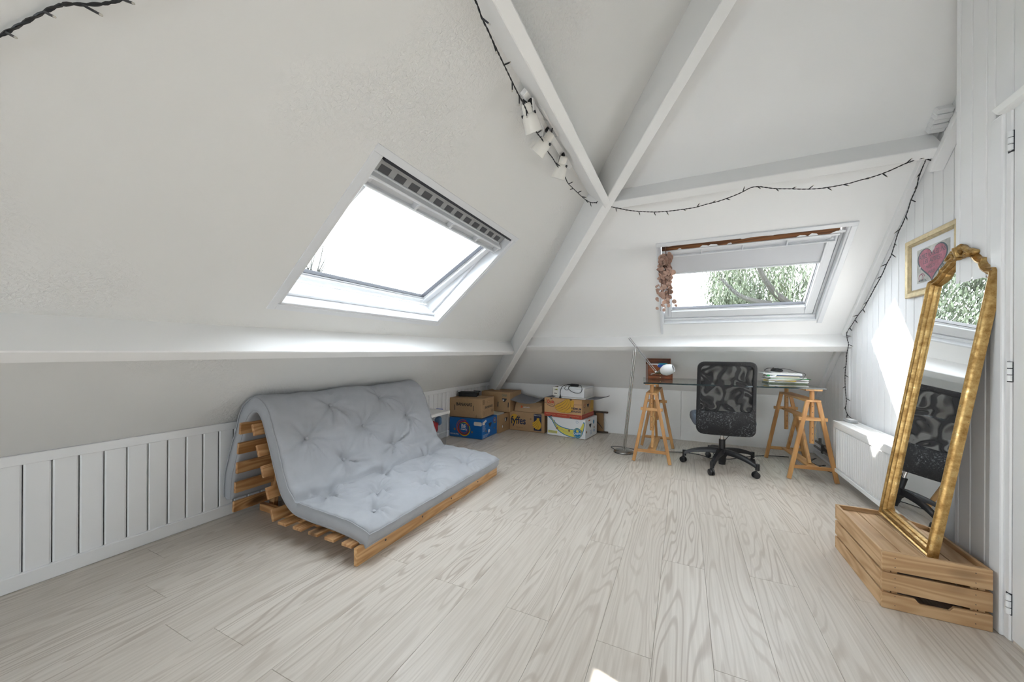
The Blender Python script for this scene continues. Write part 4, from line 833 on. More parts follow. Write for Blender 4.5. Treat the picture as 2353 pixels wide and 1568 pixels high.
for i, (m_, x0_, x1_, y_, h_, lab) in enumerate((('paper', .02, .10, .03, .16, 'white envelope at the left in the organiser'), ('paper_blue', .10, .20, .04, .150, 'blue booklet in the organiser'), ('paper_teal', .115, .20, .075, .165, 'teal card behind the blue booklet in the organiser'), ('paper', .03, .12, .06, .155, 'white letter behind the envelope in the organiser'), ('paper_green', .18, .225, .055, .158, 'green slip at the right in the organiser'))):
    o = MB().box(x0_, x1_, y_, y_ + .012, .0735, h_).build('letter', m_); o.matrix_world = Matrix.Translation((-.335, 3.985, ZD)) @ Matrix.Rotation(R(12), 4, 'Z'); tag(o, lab, 'letter', 'letters in the organiser')
# pile of papers
z = ZD; PL = [('magazine', 'paper_olive', .70, 4.0, .29, .21, .010, 4, 'olive magazine at the very bottom of the paper pile'), ('paper_sheaf', 'paper', .705, 3.99, .30, .21, .014, 8, 'thick white sheaf near the bottom of the paper pile'), ('magazine', 'paper_yellow', .665, 4.03, .24, .20, .004, -14, 'yellow magazine sticking out at the left of the paper pile'), ('paper_sheaf', 'paper', .70, 3.99, .305, .21, .012, 7, 'white sheaf above the yellow magazine in the paper pile'), ('folder', 'paper_green', .71, 4.0, .31, .215, .003, 5, 'thin green folder in the middle of the paper pile'), ('paper_sheaf', 'paper', .715, 4.0, .28, .21, .012, 9, 'white sheaf above the green folder in the paper pile'), ('notebook', 'paper_cream', .70, 4.01, .235, .19, .012, 3, 'cream notebook in the upper half of the paper pile'), ('folder', 'paper_blue', .75, 4.02, .215, .19, .006, 10, 'blue folder showing at the right of the paper pile'), ('paper_sheaf', 'paper', .68, 4.01, .27, .20, .010, -3, 'white sheaf with a green tab under the top papers'), ('paper_sheaf', 'paper', .66, 4.0, .29, .20, .008, 2, 'white loose papers on top of the paper pile')]
for nm, m_, x_, y_, w_, d_, h_, a_, lab in PL:
    q = MB(); n = 10
    top_ = [[(w_ * i / n, y2, h_ + .0) for i in range(n + 1)] for y2 in (0, d_)]
    q.box(0, w_, 0, d_, 0, h_); o = q.build(nm, m_, bevel=.0012); o.location = (x_, y_, z); o.rotation_euler = (0, 0, R(a_)); tag(o, lab, nm.replace('_', ' '), 'papers piled on the glass desk'); z += h_ + .0004
ZP = z
o = tag(MB().prism([(0, 0), (.085, -.03), (.10, .12), (0, .15)], 0, .0016, 0, Matrix.Rotation(R(24), 4, 'Y') if False else None).build('loose_sheet', 'paper'), 'white sheet with a drooping corner at the front of the paper pile', 'paper'); o.location = (.672, 4.005, ZD + .052); o.rotation_euler = (R(14), R(-12), R(-20))
o = tag(MB().box(0, .018, -.002, .03, 0, .014).build('index_tab', 'paper_green', bevel=.001), 'small green index tab at the left of the paper pile', 'tab'); o.location = (.692, 4.004, ZP - .030)
t_ = thing('computer_mouse', 'black computer mouse on top of the paper pile', 'mouse', (.775, 4.07, ZP), R(50))
q = MB().ball((0, 0, .012), (.030, .052, .022), 20, 12)
for v in q.v: v.z = max(v.z, 0)
q.build('body', 'black_plastic', t_, smooth=True); MB().tube([(-.004, .030, .031), (.004, .030, .031)], .006, 10).build('wheel', 'rubber', t_)
o = thing('notepad', 'black-edged notepad lying askew below the mouse', 'notepad', (.725, 4.03, ZP), R(20)); MB().box(0, .15, 0, .10, 0, .003).build('cover', 'black_plastic', o); MB().box(.004, .15, .002, .10, .003, .010).build('pages', 'paper', o); o.location.z = ZP - .0005
t_.location.z = ZP + .010
tag(MB().tube(crv([(.80, 4.09, ZP + .016), (.77, 4.12, ZP + .035), (.72, 4.12, ZP + .040), (.685, 4.09, ZP + .022), (.70, 4.05, ZP + .012), (.76, 4.03, ZP + .022), (.80, 4.03, ZP + .040), (.86, 4.04, ZP + .034), (.92, 4.03, ZP + .012), (.968, 4.0, ZP + .0), (.958, 3.985, ZP - .03), (.93, 3.98, ZP - .055), (.88, 3.975, ZP - .062), (.80, 3.965, ZP - .066), (.74, 3.96, ZP - .075)], 6), .0022, 6).build('mouse_cable', 'cable_black', smooth=True), 'thin black mouse cable looping over the paper pile', 'cable')
# ================================================================== FLOOR LAMP
t_ = thing('floor_lamp', 'brushed steel floor lamp with angled arm and white glass shade', 'lamp', (-.560, 3.915, 0))
MB().lathe([(.0, 0), (.100, 0), (.102, .006), (.100, .014), (.085, .024), (.055, .032), (.02, .037), (.0, .038)], 36).build('base', 'brushed_steel', t_, smooth=.5)
MB().lathe([(.096, -.0), (.104, .0), (.104, .005), (.096, .005)], 36).build('base_rim', 'rubber', t_)
for s_ in (-.009, .009): MB().tube([(.0 + s_, .03, .032), (.098 + s_, .03, 1.060 if s_ < 0 else 1.045)], .0075, 12).build('pole_tube', 'brushed_steel', t_, smooth=.6)
MB().tube([(.105, .03, 1.02), (.109, .03, 1.10)], .004, 10).build('joint_stem', 'chrome', t_, smooth=True); MB().ball((.109, .022, 1.104), .010, 12, 8).build('joint', 'chrome', t_, smooth=True)
a, b_ = Vector((.044, .022, 1.190)), Vector((.311, .022, .838)); nn = Vector(((b_ - a).z, 0, -(b_ - a).x)).normalized()
for s_ in (-.0075, .0075): MB().tube([a + nn * s_, b_ + nn * s_], .0042, 10).build('arm_rod', 'chrome', t_, smooth=.6)
MB().beam(b_ - (b_ - a).normalized() * .012, b_ + (b_ - a).normalized() * .006, .012, .024, (0, 1, 0)).build('arm_end', 'chrome', t_)
hd = Vector((.91, -.22, .30)).normalized(); hx_ = hd.cross(Vector((0, 0, 1))).normalized(); MH = FR(Vector((.300, .018, .832)), hx_, hd.cross(hx_) * -1, hd)
MB().tube([MH @ Vector((0, 0, -.045)), MH @ Vector((0, 0, .02))], .005, 10).build('head_stem', 'chrome', t_, smooth=.6)
MB().lathe([(.008, .0), (.012, .01), (.022, .045), (.028, .062), (.0, .062)], 20, 0, MH).build('socket', 'brushed_steel', t_, smooth=.6)
MB().lathe([(.020, .052), (.040, .072), (.054, .10), (.056, .13), (.046, .165), (.036, .182), (.033, .180), (.043, .162), (.052, .13), (.050, .10), (.037, .075), (.018, .056)], 28, 0, MH).build('shade', 'shade_glass', t_, smooth=.6)
tag(MB().tube(crv([(-.655, 3.93, .012), (-.70, 3.98, .02), (-.705, 4.05, .008), (-.64, 4.10, .005), (-.45, 4.06, .005), (-.20, 4.10, .005), (0, 4.16, .005), (.15, 4.14, .005), (.24, 4.05, .005), (.29, 4.04, .012), (.30, 4.06, .06), (.285, 4.10, .09), (.27, 4.08, .06), (.29, 4.06, .02), (.40, 4.10, .005), (.55, 4.25, .005), (.75, 4.40, .005), (.95, 4.45, .005)], 7), .0035, 6).build('lamp_cord', 'cable_black', smooth=True), 'black lamp cord trailing over the floor under the desk', 'cord')
# ================================================================== OFFICE CHAIR
t_ = thing('office_chair', 'black mesh-back office chair with flaking lower panel at the desk', 'chair', (.318, 3.802, 0))
MB().lathe([(.030, .055), (.032, .06), (.034, .10), (.05, .125), (.055, .15), (.045, .165), (.03, .17)], 24).build('hub', 'black_plastic', t_, smooth=.6)
MB().lathe([(.024, .0), (.028, .0), (.030, .06), (.026, .06)], 20, 0, TL((0, 0, .03))).build('lower_sleeve', 'black_plastic', t_, smooth=.6)
cp = [(-.001, 3.815), (.218, 3.495), (.564, 3.590), (.591, 4.020), (.233, 4.112)]
for cx_, cy_ in cp:
    v = Vector((cx_ - .318, cy_ - 3.802, 0)); l = v.length * .97; d = v.normalized(); sd = Vector((-d.y, d.x, 0)); loops = []
    for k in range(11):
        u = k / 10; r_ = .03 + (l - .03) * u; zc = .150 + .004 * u - .058 * u ** 2.4; hw = .026 - .008 * u; hh = .024 - .010 * u
        loops.append([d * r_ + sd * (hw * cx2) + Vector((0, 0, zc + hh * cz2)) for cx2, cz2 in ((-1, -1), (1, -1), (1, .3), (.6, 1), (-.6, 1), (-1, .3))])
    lg = MB().loft(loops, close_ends=True).build('leg', 'black_plastic', t_, smooth=.8)
    e_ = d * l; q = MB(); q.tube([e_ + Vector((0, 0, .118)), e_ + Vector((0, 0, .066))], .016, 14)
    a_ = random.uniform(0, 3); wd_ = Vector((math.cos(a_), math.sin(a_), 0)); fw = Vector((-wd_.y, wd_.x, 0)); wc = e_ + fw * .012 + Vector((0, 0, .0265))
    for s_ in (-1, 1): q.tube([wc + wd_ * s_ * .006, wc + wd_ * s_ * .019, wc + wd_ * s_ * .022], [.026, .0262, .020], 18)
    hood = MB(); q.ball(wc + Vector((0, 0, .012)), (.018, .018, .024), 12, 8)
    q.build('caster', 'black_plastic', lg, smooth=.8)
MB().tube([(0, 0, .16), (0, 0, .255)], .026, 20).build('gas_sleeve', 'black_plastic', t_, smooth=.6); MB().tube([(0, 0, .25), (0, 0, .37)], .014, 16).build('gas_piston', 'chrome', t_, smooth=.6)
MC = Matrix.Rotation(R(4), 4, 'Z')
MB().box(-.08, .08, -.12, .10, .355, .385, 0, MC).build('mechanism', 'black_plastic', t_, bevel=.008); MB().beam(MC @ Vector((0, -.10, .37)), MC @ Vector((.0, -.185, .40)), .06, .016).build('back_bracket', 'black_plastic', t_)
MB().tube(crv([MC @ Vector((.03, -.05, .36)), MC @ Vector((.05, -.06, .32)), MC @ Vector((.03, -.05, .28)), MC @ Vector((.02, -.03, .255))], 6), .003, 6).build('lever_cable', 'cable_black', t_, smooth=True)
lp = []; base = rrect(-.25, .25, -.155, .30, .09, 6)
for z_, k in ((.385, .94), (.40, .985), (.425, 1.0), (.450, .99), (.466, .95), (.474, .88)): lp.append([MC @ Vector((p[0] * k, .07 + (p[1] - .07) * k, z_ + (.012 if p[1] > .2 else 0) * 0)) for p in base])
MB().loft(lp, close_ends=True).build('seat', 'seat_fabric', t_, smooth=.9)
NB = 96; Wb = .228
outl = resample([(x, z) for x, z in rrect(-Wb, Wb, .0, .645, .055, 8)], NB); hole = resample([(x, z) for x, z in rrect(-.198, .198, .212, .608, .035, 6)], NB)
def ang_sort(P, c): return sorted(P, key=lambda p: math.atan2(p[1] - c[1], p[0] - c[0]))
cc_ = (0, .41); outl = ang_sort(outl, cc_); 
def ray_hit(poly, c, a):
    dx, dy = math.cos(a), math.sin(a); best = None
    for i in range(len(poly)):
        p, q = poly[i], poly[(i + 1) % len(poly)]; ex_, ey_ = q[0] - p[0], q[1] - p[1]; den = dx * ey_ - dy * ex_
        if abs(den) < 1e-12: continue
        t1 = ((p[0] - c[0]) * ey_ - (p[1] - c[1]) * ex_) / den; t2 = ((p[0] - c[0]) * dy - (p[1] - c[1]) * dx) / den
        if t1 > 0 and -1e-6 <= t2 <= 1 + 1e-6 and (best is None or t1 < best): best = t1
    return (c[0] + dx * best, c[1] + dy * best)
hp = [(p[0], p[1]) for p in hole]; hp = ang_sort(hp, cc_); hin = [ray_hit(hp, cc_, math.atan2(p[1] - cc_[1], p[0] - cc_[0])) for p in outl]
def bk(x, z, dpt):
    """point of the back: x across, z up from its foot, dpt toward the viewer side; gently dished and leaning back"""
    cur = .030 * (x / Wb) ** 2; lean = .055 * (z / .645) - .018 * math.sin(math.pi * z / .645)
    return MC @ Vector((x * (1 - .03 * z), -.178 + cur * .8 - lean - dpt, .325 + z * .995))
lp = []
for f_, dpt in ((0.0, -.012), (0.0, .006), (.06, .014), (.5, .017), (.94, .013), (1.0, .005), (1.0, -.012)):
    lp.append([bk(a_[0] + (h_[0] - a_[0]) * f_, a_[1] + (h_[1] - a_[1]) * f_, dpt + (.004 * noise.noise((a_[0] * 60, a_[1] * 60, f_ * 5)) if .2 < f_ < .8 else 0)) for a_, h_ in zip(outl, hin)])
lp.append(lp[0]); MB().loft(lp).build('backrest_frame', 'flaky_leatherette', t_, smooth=.7)
for dpt, nm in ((.002, 'mesh_panel'), (-.010, 'mesh_panel')):
    MB().add([bk(x, z_, dpt) for x, z_ in hin] + [bk(0, .41, dpt)], [(i, (i + 1) % NB, NB) for i in range(NB)]).build(nm, 'chair_mesh', t_, smooth=True)
# ================================================================== RADIATOR
t_ = thing('radiator', 'white ribbed panel radiator on the right wall behind the mirror', 'radiator', (1.09, 2.42, .10)); RL = 3.757 - 2.42
MB().box(.010, .022, .012, RL - .012, 0, .385).box(.125, .140, .012, RL - .012, 0, .385).build('panels', 'radiator_white', t_, bevel=.003)
q = MB(); n = int((RL - .06) / .0315)
for i in range(n):
    y = .035 + i * .0315; q.prism([(y, .0), (y + .018, .0), (y + .0145, .008), (y + .0035, .008)], .040, .345, 0, FR((.010, 0, 0), (0, 1, 0), (-1, 0, 0), (0, 0, 1)))
q.build('ribs', 'radiator_white', t_, bevel=.0015)
MB().box(.0, .008, .02, RL - .02, .352, .388).box(.0, .008, .02, RL - .02, .0, .03).build('header', 'radiator_white', t_, bevel=.003)
MB().box(.0, .150, 0, .008, .0, .40).build('side_panel', 'radiator_white', t_, bevel=.003); MB().box(.0, .150, RL - .008, RL, 0, .40).build('side_panel', 'radiator_white', t_, bevel=.003)
MB().box(.0, .014, 0, RL, .386, .403).box(.136, .150, 0, RL, .386, .403).box(.066, .084, 0, RL, .392, .402).build('top_grille', 'radiator_white', t_, bevel=.002)
q = MB()
for i in range(int(RL / .021)): q.box(.010, .140, .006 + i * .021, .018 + i * .021, .393, .400)
q.build('grille_bars', 'radiator_white', t_)
for y in (.2, RL - .2): MB().box(.12, .179, y, y + .03, .05, .30).build('wall_bracket', 'radiator_white', t_)
o = thing('radiator_pipes', 'pair of dark heating pipes along the foot of the right wall', 'pipe', (0, 0, 0))
for z_, x_ in ((.135, 1.235), (.085, 1.225)): MB().tube([(x_, 4.72, z_), (x_, 3.82, z_)], .011, 12).build('pipe', 'pipe_paint', o, smooth=.6)
MB().tube([(1.235, 4.60, .135), (1.235, 4.60, .19)], .012, 12).build('valve', 'pipe_paint', o, smooth=.6); MB().tube([(1.225, 3.82, .085), (1.16, 3.80, .10), (1.16, 3.77, .13)], .011, 12).build('elbow', 'pipe_paint', o, smooth=.6)
MB().box(1.208, 1.26, 4.45, 4.48, .07, .15).build('clamp', 'dark_metal', o, bevel=.003)
tag(MB().box(1.225, XR - .004, 3.76, YB - .008, 0, .028).build('baseboard_right', 'board_paint', bevel=.004), 'low white skirting strip along the foot of the right wall', 'baseboard', kind='structure')
tag(MB().tube(crv([(1.10, 4.42, .006), (1.15, 4.40, .03), (1.13, 4.33, .045), (1.09, 4.30, .02), (1.12, 4.24, .006), (1.17, 4.22, .012), (1.15, 4.17, .03), (1.11, 4.16, .010), (1.14, 4.08, .005), (1.20, 4.0, .012), (1.20, 3.95, .06)], 6), .0028, 6).build('loose_cable', 'cable_black', smooth=True), 'thin black cable curling on the floor by the heating pipes', 'cable')
o = thing('light_string_controller', 'small pale controller box on the far end of the radiator', 'controller', (1.165, 3.66, .503), R(8)); MB().box(0, .055, 0, .10, 0, .022).build('body', 'window_grey', o, bevel=.006, seg=2); MB().box(.008, .047, .02, .08, .022, .025).build('cover', 'white_plastic', o, bevel=.001)
# ================================================================== CRATE AND MIRROR
t_ = thing('wooden_crate', 'upturned pale pine slatted crate carrying the gilt mirror', 'crate', (.742, 2.006, 0)); CW, CL = .312, .512
zs = (.0005, .0735, .1565); bhs = (.0625, .0725, .0765)
for i, z_ in enumerate(zs):
    bh = bhs[i]
    if i == 0: MB().prism([(0, z_), (CW, z_), (CW, z_ + bh), (.212, z_ + bh), (.198, z_ + .044), (.114, z_ + .044), (.100, z_ + bh), (0, z_ + bh)], 0, .013, 0, FR((0, .013, 0), (1, 0, 0), (0, 0, 1), (0, -1, 0))).build('end_board', 'crate_x', t_, bevel=.0015)
    else: MB().box(0, CW, 0, .013, z_, z_ + bh).build('end_board', 'crate_x', t_, bevel=.0015)
    MB().box(0, CW, CL - .013, CL, z_, z_ + bh).build('end_board', 'crate_x', t_, bevel=.0015)
    for x_ in (0.0, CW - .012): MB().box(x_, x_ + .012, .013, CL - .013, z_, z_ + bh).build('side_board', 'crate_y', t_, bevel=.0015)
for x_ in (.012, .034, CW - .054, CW - .032):
    for y_ in (.013, CL - .031): MB().box(x_, x_ + .018, y_, y_ + .018, .002, .201).build('corner_post', 'crate_z', t_)
for i in range(4): x_ = .0135 + i * .0725; MB().box(x_, x_ + .0695, .0135, CL - .0135, .2020, .2130).build('floor_slat', 'crate_y', t_, bevel=.0015)
MB().box(.012, CW - .012, .013, .030, .2132, .2280).build('end_cleat', 'crate_x', t_, bevel=.001)
q = MB()
for x_ in (.040, CW - .045):
    for z_ in zs:
        for dz in (.018, .055): q.tube([(x_, -.0006, z_ + dz), (x_, .001, z_ + dz)], .0018, 6)
q.build('nails', 'dark_metal', t_)
# mirror frame: local x to the viewer's right, y up the mirror, z out of the glass
ey = Vector((.134, -.040, 1)).normalized(); ez = Vector((-1, 0, .134)); ez = (ez - ey * ez.dot(ey)).normalized(); ex = ey.cross(ez)
t_ = thing('mirror', 'tall gilt mirror with a scrolled crest leaning on the wall from the crate', 'mirror', M=FR((.934, 2.280, .2145), ex, ey, ez))
hO = [(.214, 0), (.214, .60), (.214, 1.128), (.208, 1.146), (.170, 1.158), (.145, 1.182), (.136, 1.205), (.136, 1.222), (.112, 1.236), (.092, 1.262), (.082, 1.288), (.060, 1.300), (.030, 1.306), (0, 1.308)]
hI = [(.166, .046), (.166, .60), (.166, 1.098), (.163, 1.106), (.140, 1.116), (.116, 1.138), (.102, 1.160), (.098, 1.174), (.082, 1.186), (.062, 1.206), (.050, 1.224), (.036, 1.236), (.018, 1.240), (0, 1.241)]
gy = lambda y: y if y < .7 else 1.168 + (y - 1.128) * .654
hO = [(x, gy(y)) for x, y in hO]; hI = [(x + (.007 if x > .05 else 0), gy(y)) for x, y in hI]
def full(h): return [(x, y) for x, y in h] + [(-x, y) for x, y in h[-2::-1]]
def dens(h, k=5):
    h = full(h); o_ = []
    for i in range(len(h)):
        a_, b_ = h[i], h[(i + 1) % len(h)]
        for j in range(k): o_.append((a_[0] + (b_[0] - a_[0]) * j / k, a_[1] + (b_[1] - a_[1]) * j / k))
    return o_
O_, I_ = dens(hO), dens(hI); lp = []
for f_, z_ in ((0, 0), (0, .012), (.06, .026), (.16, .031), (.26, .027), (.30, .020), (.42, .022), (.56, .029), (.70, .027), (.78, .018), (.80, .013), (.92, .015), (1.0, .009), (1.0, 0)):
    lp.append([(a_[0] + (b_[0] - a_[0]) * f_, a_[1] + (b_[1] - a_[1]) * f_, z_) for a_, b_ in zip(O_, I_)])
lp.append(lp[0]); MB().loft(lp).build('frame', 'gilt', t_, smooth=.6)
ins = [((x * .88, .046 + (y - .046) * .985 + .010) if y > .05 else (x * .88, y + .02)) for x, y in I_]
MB().add([(x, y, .0065) for x, y in ins], [list(range(len(ins)))]).build('mirror_glass', 'mirror_silver', t_)
MB().loft([[(x, y, .0045) for x, y in I_], [(x, y, .0066) for x, y in ins]]).build('bevelled_edge', 'mirror_silver', t_)
MB().add([(x, y, .001) for x, y in O_], [list(range(len(O_)))]).build('backing', 'darkwood_x', t_)
q = MB()
def scroll(cx_, cy_, r0, turns, s_, w_):
    pts = [(cx_ + s_ * r0 * (1 - .75 * u) * math.cos(turns * 2 * math.pi * u), cy_ + r0 * (1 - .75 * u) * math.sin(turns * 2 * math.pi * u), .030 + .012 * u) for u in [k / 22 for k in range(23)]]
    q.tube(pts, [w_ * (1 - .4 * k / 22) for k in range(23)], 8)
for s_ in (-1, 1):
    scroll(s_ * .058, 1.268, .026, 1.3, s_, .011); q.tube(crv([(s_ * .080, 1.262, .03), (s_ * .055, 1.285, .036), (s_ * .025, 1.318, .036), (s_ * .008, 1.330, .03)], 5), .012, 8); q.ball((s_ * .088, 1.270, .028), (.012, .016, .012), 10, 8); q.ball((s_ * .028, 1.262, .036), (.014, .010, .012), 10, 8)
    for a_ in (30, 60): q.tube([(0, 1.275, .032), (s_ * .030 * math.sin(R(a_)), 1.275 + .055 * math.cos(R(a_)), .044), (s_ * .046 * math.sin(R(a_)), 1.275 + .068 * math.cos(R(a_)), .034)], [.008, .012, .004], 8)
q.tube([(0, 1.255, .034), (0, 1.31, .046), (0, 1.345, .034)], [.012, .016, .006], 8); q.ball((0, 1.252, .036), (.018, .012, .012), 10, 8); q.ball((0, 1.29, .02), (.055, .038, .016), 14, 8)
for v in q.v: v.y = gy(v.y)
q.build('crest_ornament', 'gilt', t_, smooth=.9)
# ================================================================== PICTURE
t_ = thing('framed_picture', 'gold framed graffiti heart picture on the boarded right wall', 'picture', M=FR((XR - .006, 3.104, 1.387), (0, -1, 0), (0, 0, 1), (-1, 0, 0))); PWd, PH = .484, .350
O4 = [(0, 0), (PWd, 0), (PWd, PH), (0, PH)]; fn = lambda d_, z_: [(d_, d_, z_), (PWd - d_, d_, z_), (PWd - d_, PH - d_, z_), (d_, PH - d_, z_)]
MB().loft([fn(0, 0), fn(0, .018), fn(.004, .022), fn(.026, .020), fn(.030, .015), fn(.036, .017), fn(.042, .010), fn(.042, 0)]).build('frame', 'frame_gold', t_)
MB().box(.040, PWd - .040, .040, PH - .040, .004, .007).build('mount', 'mat_board', t_)
ar = MB().box(.101, .399, .075, .273, .007, .0078).build('print', 'poster_ground', t_)
def heart(k, cx_, cy_): return [(cx_ + k * .0088 * 16 * math.sin(a_) ** 3, cy_ + k * .0072 * (13 * math.cos(a_) - 5 * math.cos(2 * a_) - 2 * math.cos(3 * a_) - math.cos(4 * a_))) for a_ in [2 * math.pi * i / 44 for i in range(44)]]
PM = TL((0, 0, .0078))
decal([heart(.98, .245, .184)], PM, 'heart_grey', ar, 'heart_outline', t=.0004); decal([heart(.90, .245, .186)], PM, 'heart_pink', ar, 'heart', t=.0007)
for s_, w_, h_, x_, y_ in (('AIMEZ', .078, .026, .125, .212), ('VOUS', .058, .022, .212, .214), ('LES UNS', .095, .026, .270, .216), ('LES', .045, .024, .165, .180), ('AUTRES !', .105, .024, .225, .180), ('MARCEL 20', .085, .018, .190, .148), ('MERCI', .055, .016, .215, .118)): text(s_, w_, h_, PM @ TL((x_, y_, .0002)), 'heart_grey', ar, shear=.1)
for x_, y_, r_ in ((.262, .252, .010), (.132, .165, .009)): decal([[(x_ + (p[0] - .245) * r_ / .14, y_ + (p[1] - .184) * r_ / .1) for p in heart(1, .245, .184)]], PM, 'heart_light', ar, 'small_heart', t=.0010)
decal([arcring(.140, .105, .020, .004, -60, 240), arcring(.15, .098, .030, .004, 20, 150)], PM, 'heart_pink', ar, 'scribble', t=.0006)
q = MB(); rr = random.Random(9)
for i in range(7): ribbon(q, [(.33 + rr.uniform(-.03, .05), .085 + rr.uniform(0, .07)) for _ in range(4)], .0018, 0, .0006, PM)
for i in range(4): ribbon(q, [(.115 + rr.uniform(0, .08), .080 + rr.uniform(0, .015)) for _ in range(3)], .002, 0, .0006, PM)
q.build('scribble', 'heart_grey', ar)
# ================================================================== TRACK SPOTLIGHTS
t_ = thing('spotlight_track', 'white rail of three spotlights along the high left purlin', 'spotlight', (-.652, 1.47, 2.205))
MU = FR((0, 0, 0), (0, 1, 0), (CA, 0, SA), (SA, 0, -CA))
MB().box(0, .72, -.014, .014, -.005, .022, 0, MU).build('rail', 'white_plastic', t_, bevel=.003)
MB().prism([(.13, .020), (.20, .016), (.35, .016), (.35, .062), (.19, .062), (.13, .045)], .0, .055, 0, MU).build('adapter', 'white_plastic', t_, bevel=.004); MB().box(.20, .345, .008, .016, .028, .053, 0, MU).build('adapter_slot', 'window_grey', t_)
def spot(y_, d, roll):
    p0 = MU @ Vector((y_, 0, .022)); d = Vector(d).normalized(); piv = p0 + Vector((-.005, 0, -.062))
    sx = d.cross(Vector((0, 1, 0))); sx = (sx if sx.length > .1 else d.cross(Vector((1, 0, 0)))).normalized(); Mh = FR(piv, sx, d.cross(sx), d)
    hh = MB().lathe([(.018, -.044), (.022, -.038), (.023, -.004), (.030, .003), (.0345, .014), (.0375, .045), (.041, .072), (.039, .073), (.034, .050), (.020, .028), (0, .028)], 22, 0, Mh).build('lamp_head', 'cream_plastic', t_, smooth=.5)
    MB().lathe([(0, .034), (.026, .036), (.030, .050), (.028, .051), (0, .040)], 20, 0, Mh).build('reflector', 'chrome', hh, smooth=.5); MB().ball((0, 0, .046), .010, 10, 8, 0, Mh).build('bulb', 'led_glass', hh, smooth=True)
    br = MB()
    for s_ in (-1, 1):
        a_ = piv + Mh.to_3x3() @ Vector((s_ * .026, 0, 0)); br.beam(a_, p0 + Mh.to_3x3() @ Vector((s_ * .022, 0, 0)) * .8, .005, .022, (0, 1, .2))
    br.build('bracket', 'white_plastic', hh, bevel=.001)
    kn = MB()
    for s_ in (-1, 1): kn.tube([piv + Mh.to_3x3() @ Vector((s_ * .027, 0, 0)), piv + Mh.to_3x3() @ Vector((s_ * .034, 0, 0))], .007, 10)
    kn.build('knob', 'black_plastic', hh); MB().tube([p0 + Vector((0, 0, .006)), p0 + Vector((0, 0, -.016))], .010, 10).build('swivel', 'black_plastic', hh)
    MB().tube(crv([p0, p0 + Vector((.01, .03, -.02)), Mh @ Vector((0, .02, -.06)), Mh @ Vector((0, 0, -.038))], 6), .0032, 6).build('flex', 'cable_black', hh, smooth=True)
spot(.05, (.10, .62, -.78), 0); spot(.28, (-.72, .10, -.66), 0); spot(.545, (-.42, .30, -.85), 0)
# ================================================================== FAIRY LIGHTS
def fairy(label, segs, step, seed, bias=None, tl=1.0, wr=.0019):
    t_ = thing('fairy_light_string', label, 'fairy lights', (0, 0, 0)); rr = random.Random(seed); al = []
    for s_ in segs:
        c_ = crv(s_, 8); al.append(c_); q = MB()
        for ph in (0, math.pi):
            acc = 0; pts = []
            for i, p in enumerate(c_):
                if i: acc += (p - c_[i - 1]).length
                d = (c_[min(i + 1, len(c_) - 1)] - c_[max(i - 1, 0)]).normalized(); x_ = d.orthogonal().normalized(); y_ = d.cross(x_); a_ = acc * 130 + ph; pts.append(p + (x_ * math.cos(a_) + y_ * math.sin(a_)) * .0016)
            q.tube(pts, wr, 5)
        q.build('wire', 'cable_black', t_, smooth=True)
        acc = 0; nxt = step * rr.uniform(.3, .8)
        for i in range(1, len(c_)):
            acc += (c_[i] - c_[i - 1]).length
            if acc >= nxt:
                nxt += step * rr.uniform(.8, 1.2); d = (c_[i] - c_[i - 1]).normalized(); v = Vector((rr.uniform(-1, 1), rr.uniform(-1, .2), rr.uniform(-1.0, .5))); v = (v - d * v.dot(d)).normalized() * .8 + d * .45; v.normalize(); v = (v * .25 + Vector(bias)).normalized() if bias else v; p = c_[i]
                tw = MB().tube([p, p + v * .008 * tl, p + v * .026 * tl], [.0026, .0030, .0026], 6).build('light_twig', 'cable_black', t_, smooth=True); MB().tube([p + v * .026 * tl, p + v * (.026 * tl + .005), p + v * (.026 * tl + .007)], [.0024, .0024, .0012], 6).build('led', 'bulb_clear', tw, smooth=True)
    return t_
A = [(-0.592,0.86,2.157),(-0.598,0.977,2.152),(-0.600,0.997,2.151),(-0.606,1.034,2.146),(-0.609,1.082,2.143),(-0.613,1.123,2.140),(-0.617,1.173,2.137),(-0.623,1.261,2.131),(-0.630,1.360,2.125),(-0.634,1.441,2.122),(-0.641,1.529,2.115),(-0.649,1.630,2.109),(-0.647,1.708,2.110),(-0.654,1.798,2.104),(-0.653,1.884,2.105),(-0.655,1.976,2.103),(-0.654,2.106,2.104),(-0.659,2.193,2.100),(-0.651,2.323,2.107),(-0.645,2.407,2.112),(-0.635,2.519,2.120),(-0.618,2.634,2.135),(-0.593,2.690,2.150)]
Bp = [(-0.551,2.700,2.130),(-0.486,2.700,2.107),(-0.417,2.700,2.081),(-0.350,2.700,2.057),(-0.284,2.700,2.040),(-0.201,2.700,2.023),(-0.138,2.700,2.015),(-0.069,2.700,2.011),(-0.000,2.700,2.010),(0.066,2.700,2.011),(0.132,2.700,2.021),(0.195,2.700,2.028),(0.257,2.700,2.042),(0.318,2.700,2.060),(0.377,2.700,2.084),(0.421,2.700,2.082),(0.446,2.700,2.073),(0.507,2.700,2.053),(0.576,2.700,2.039),(0.640,2.700,2.025),(0.709,2.700,2.015),(0.769,2.700,2.014),(0.844,2.700,2.018),(0.901,2.700,2.028),(0.963,2.700,2.038),(1.023,2.700,2.056),(1.082,2.700,2.080),(1.104,2.700,2.087)]
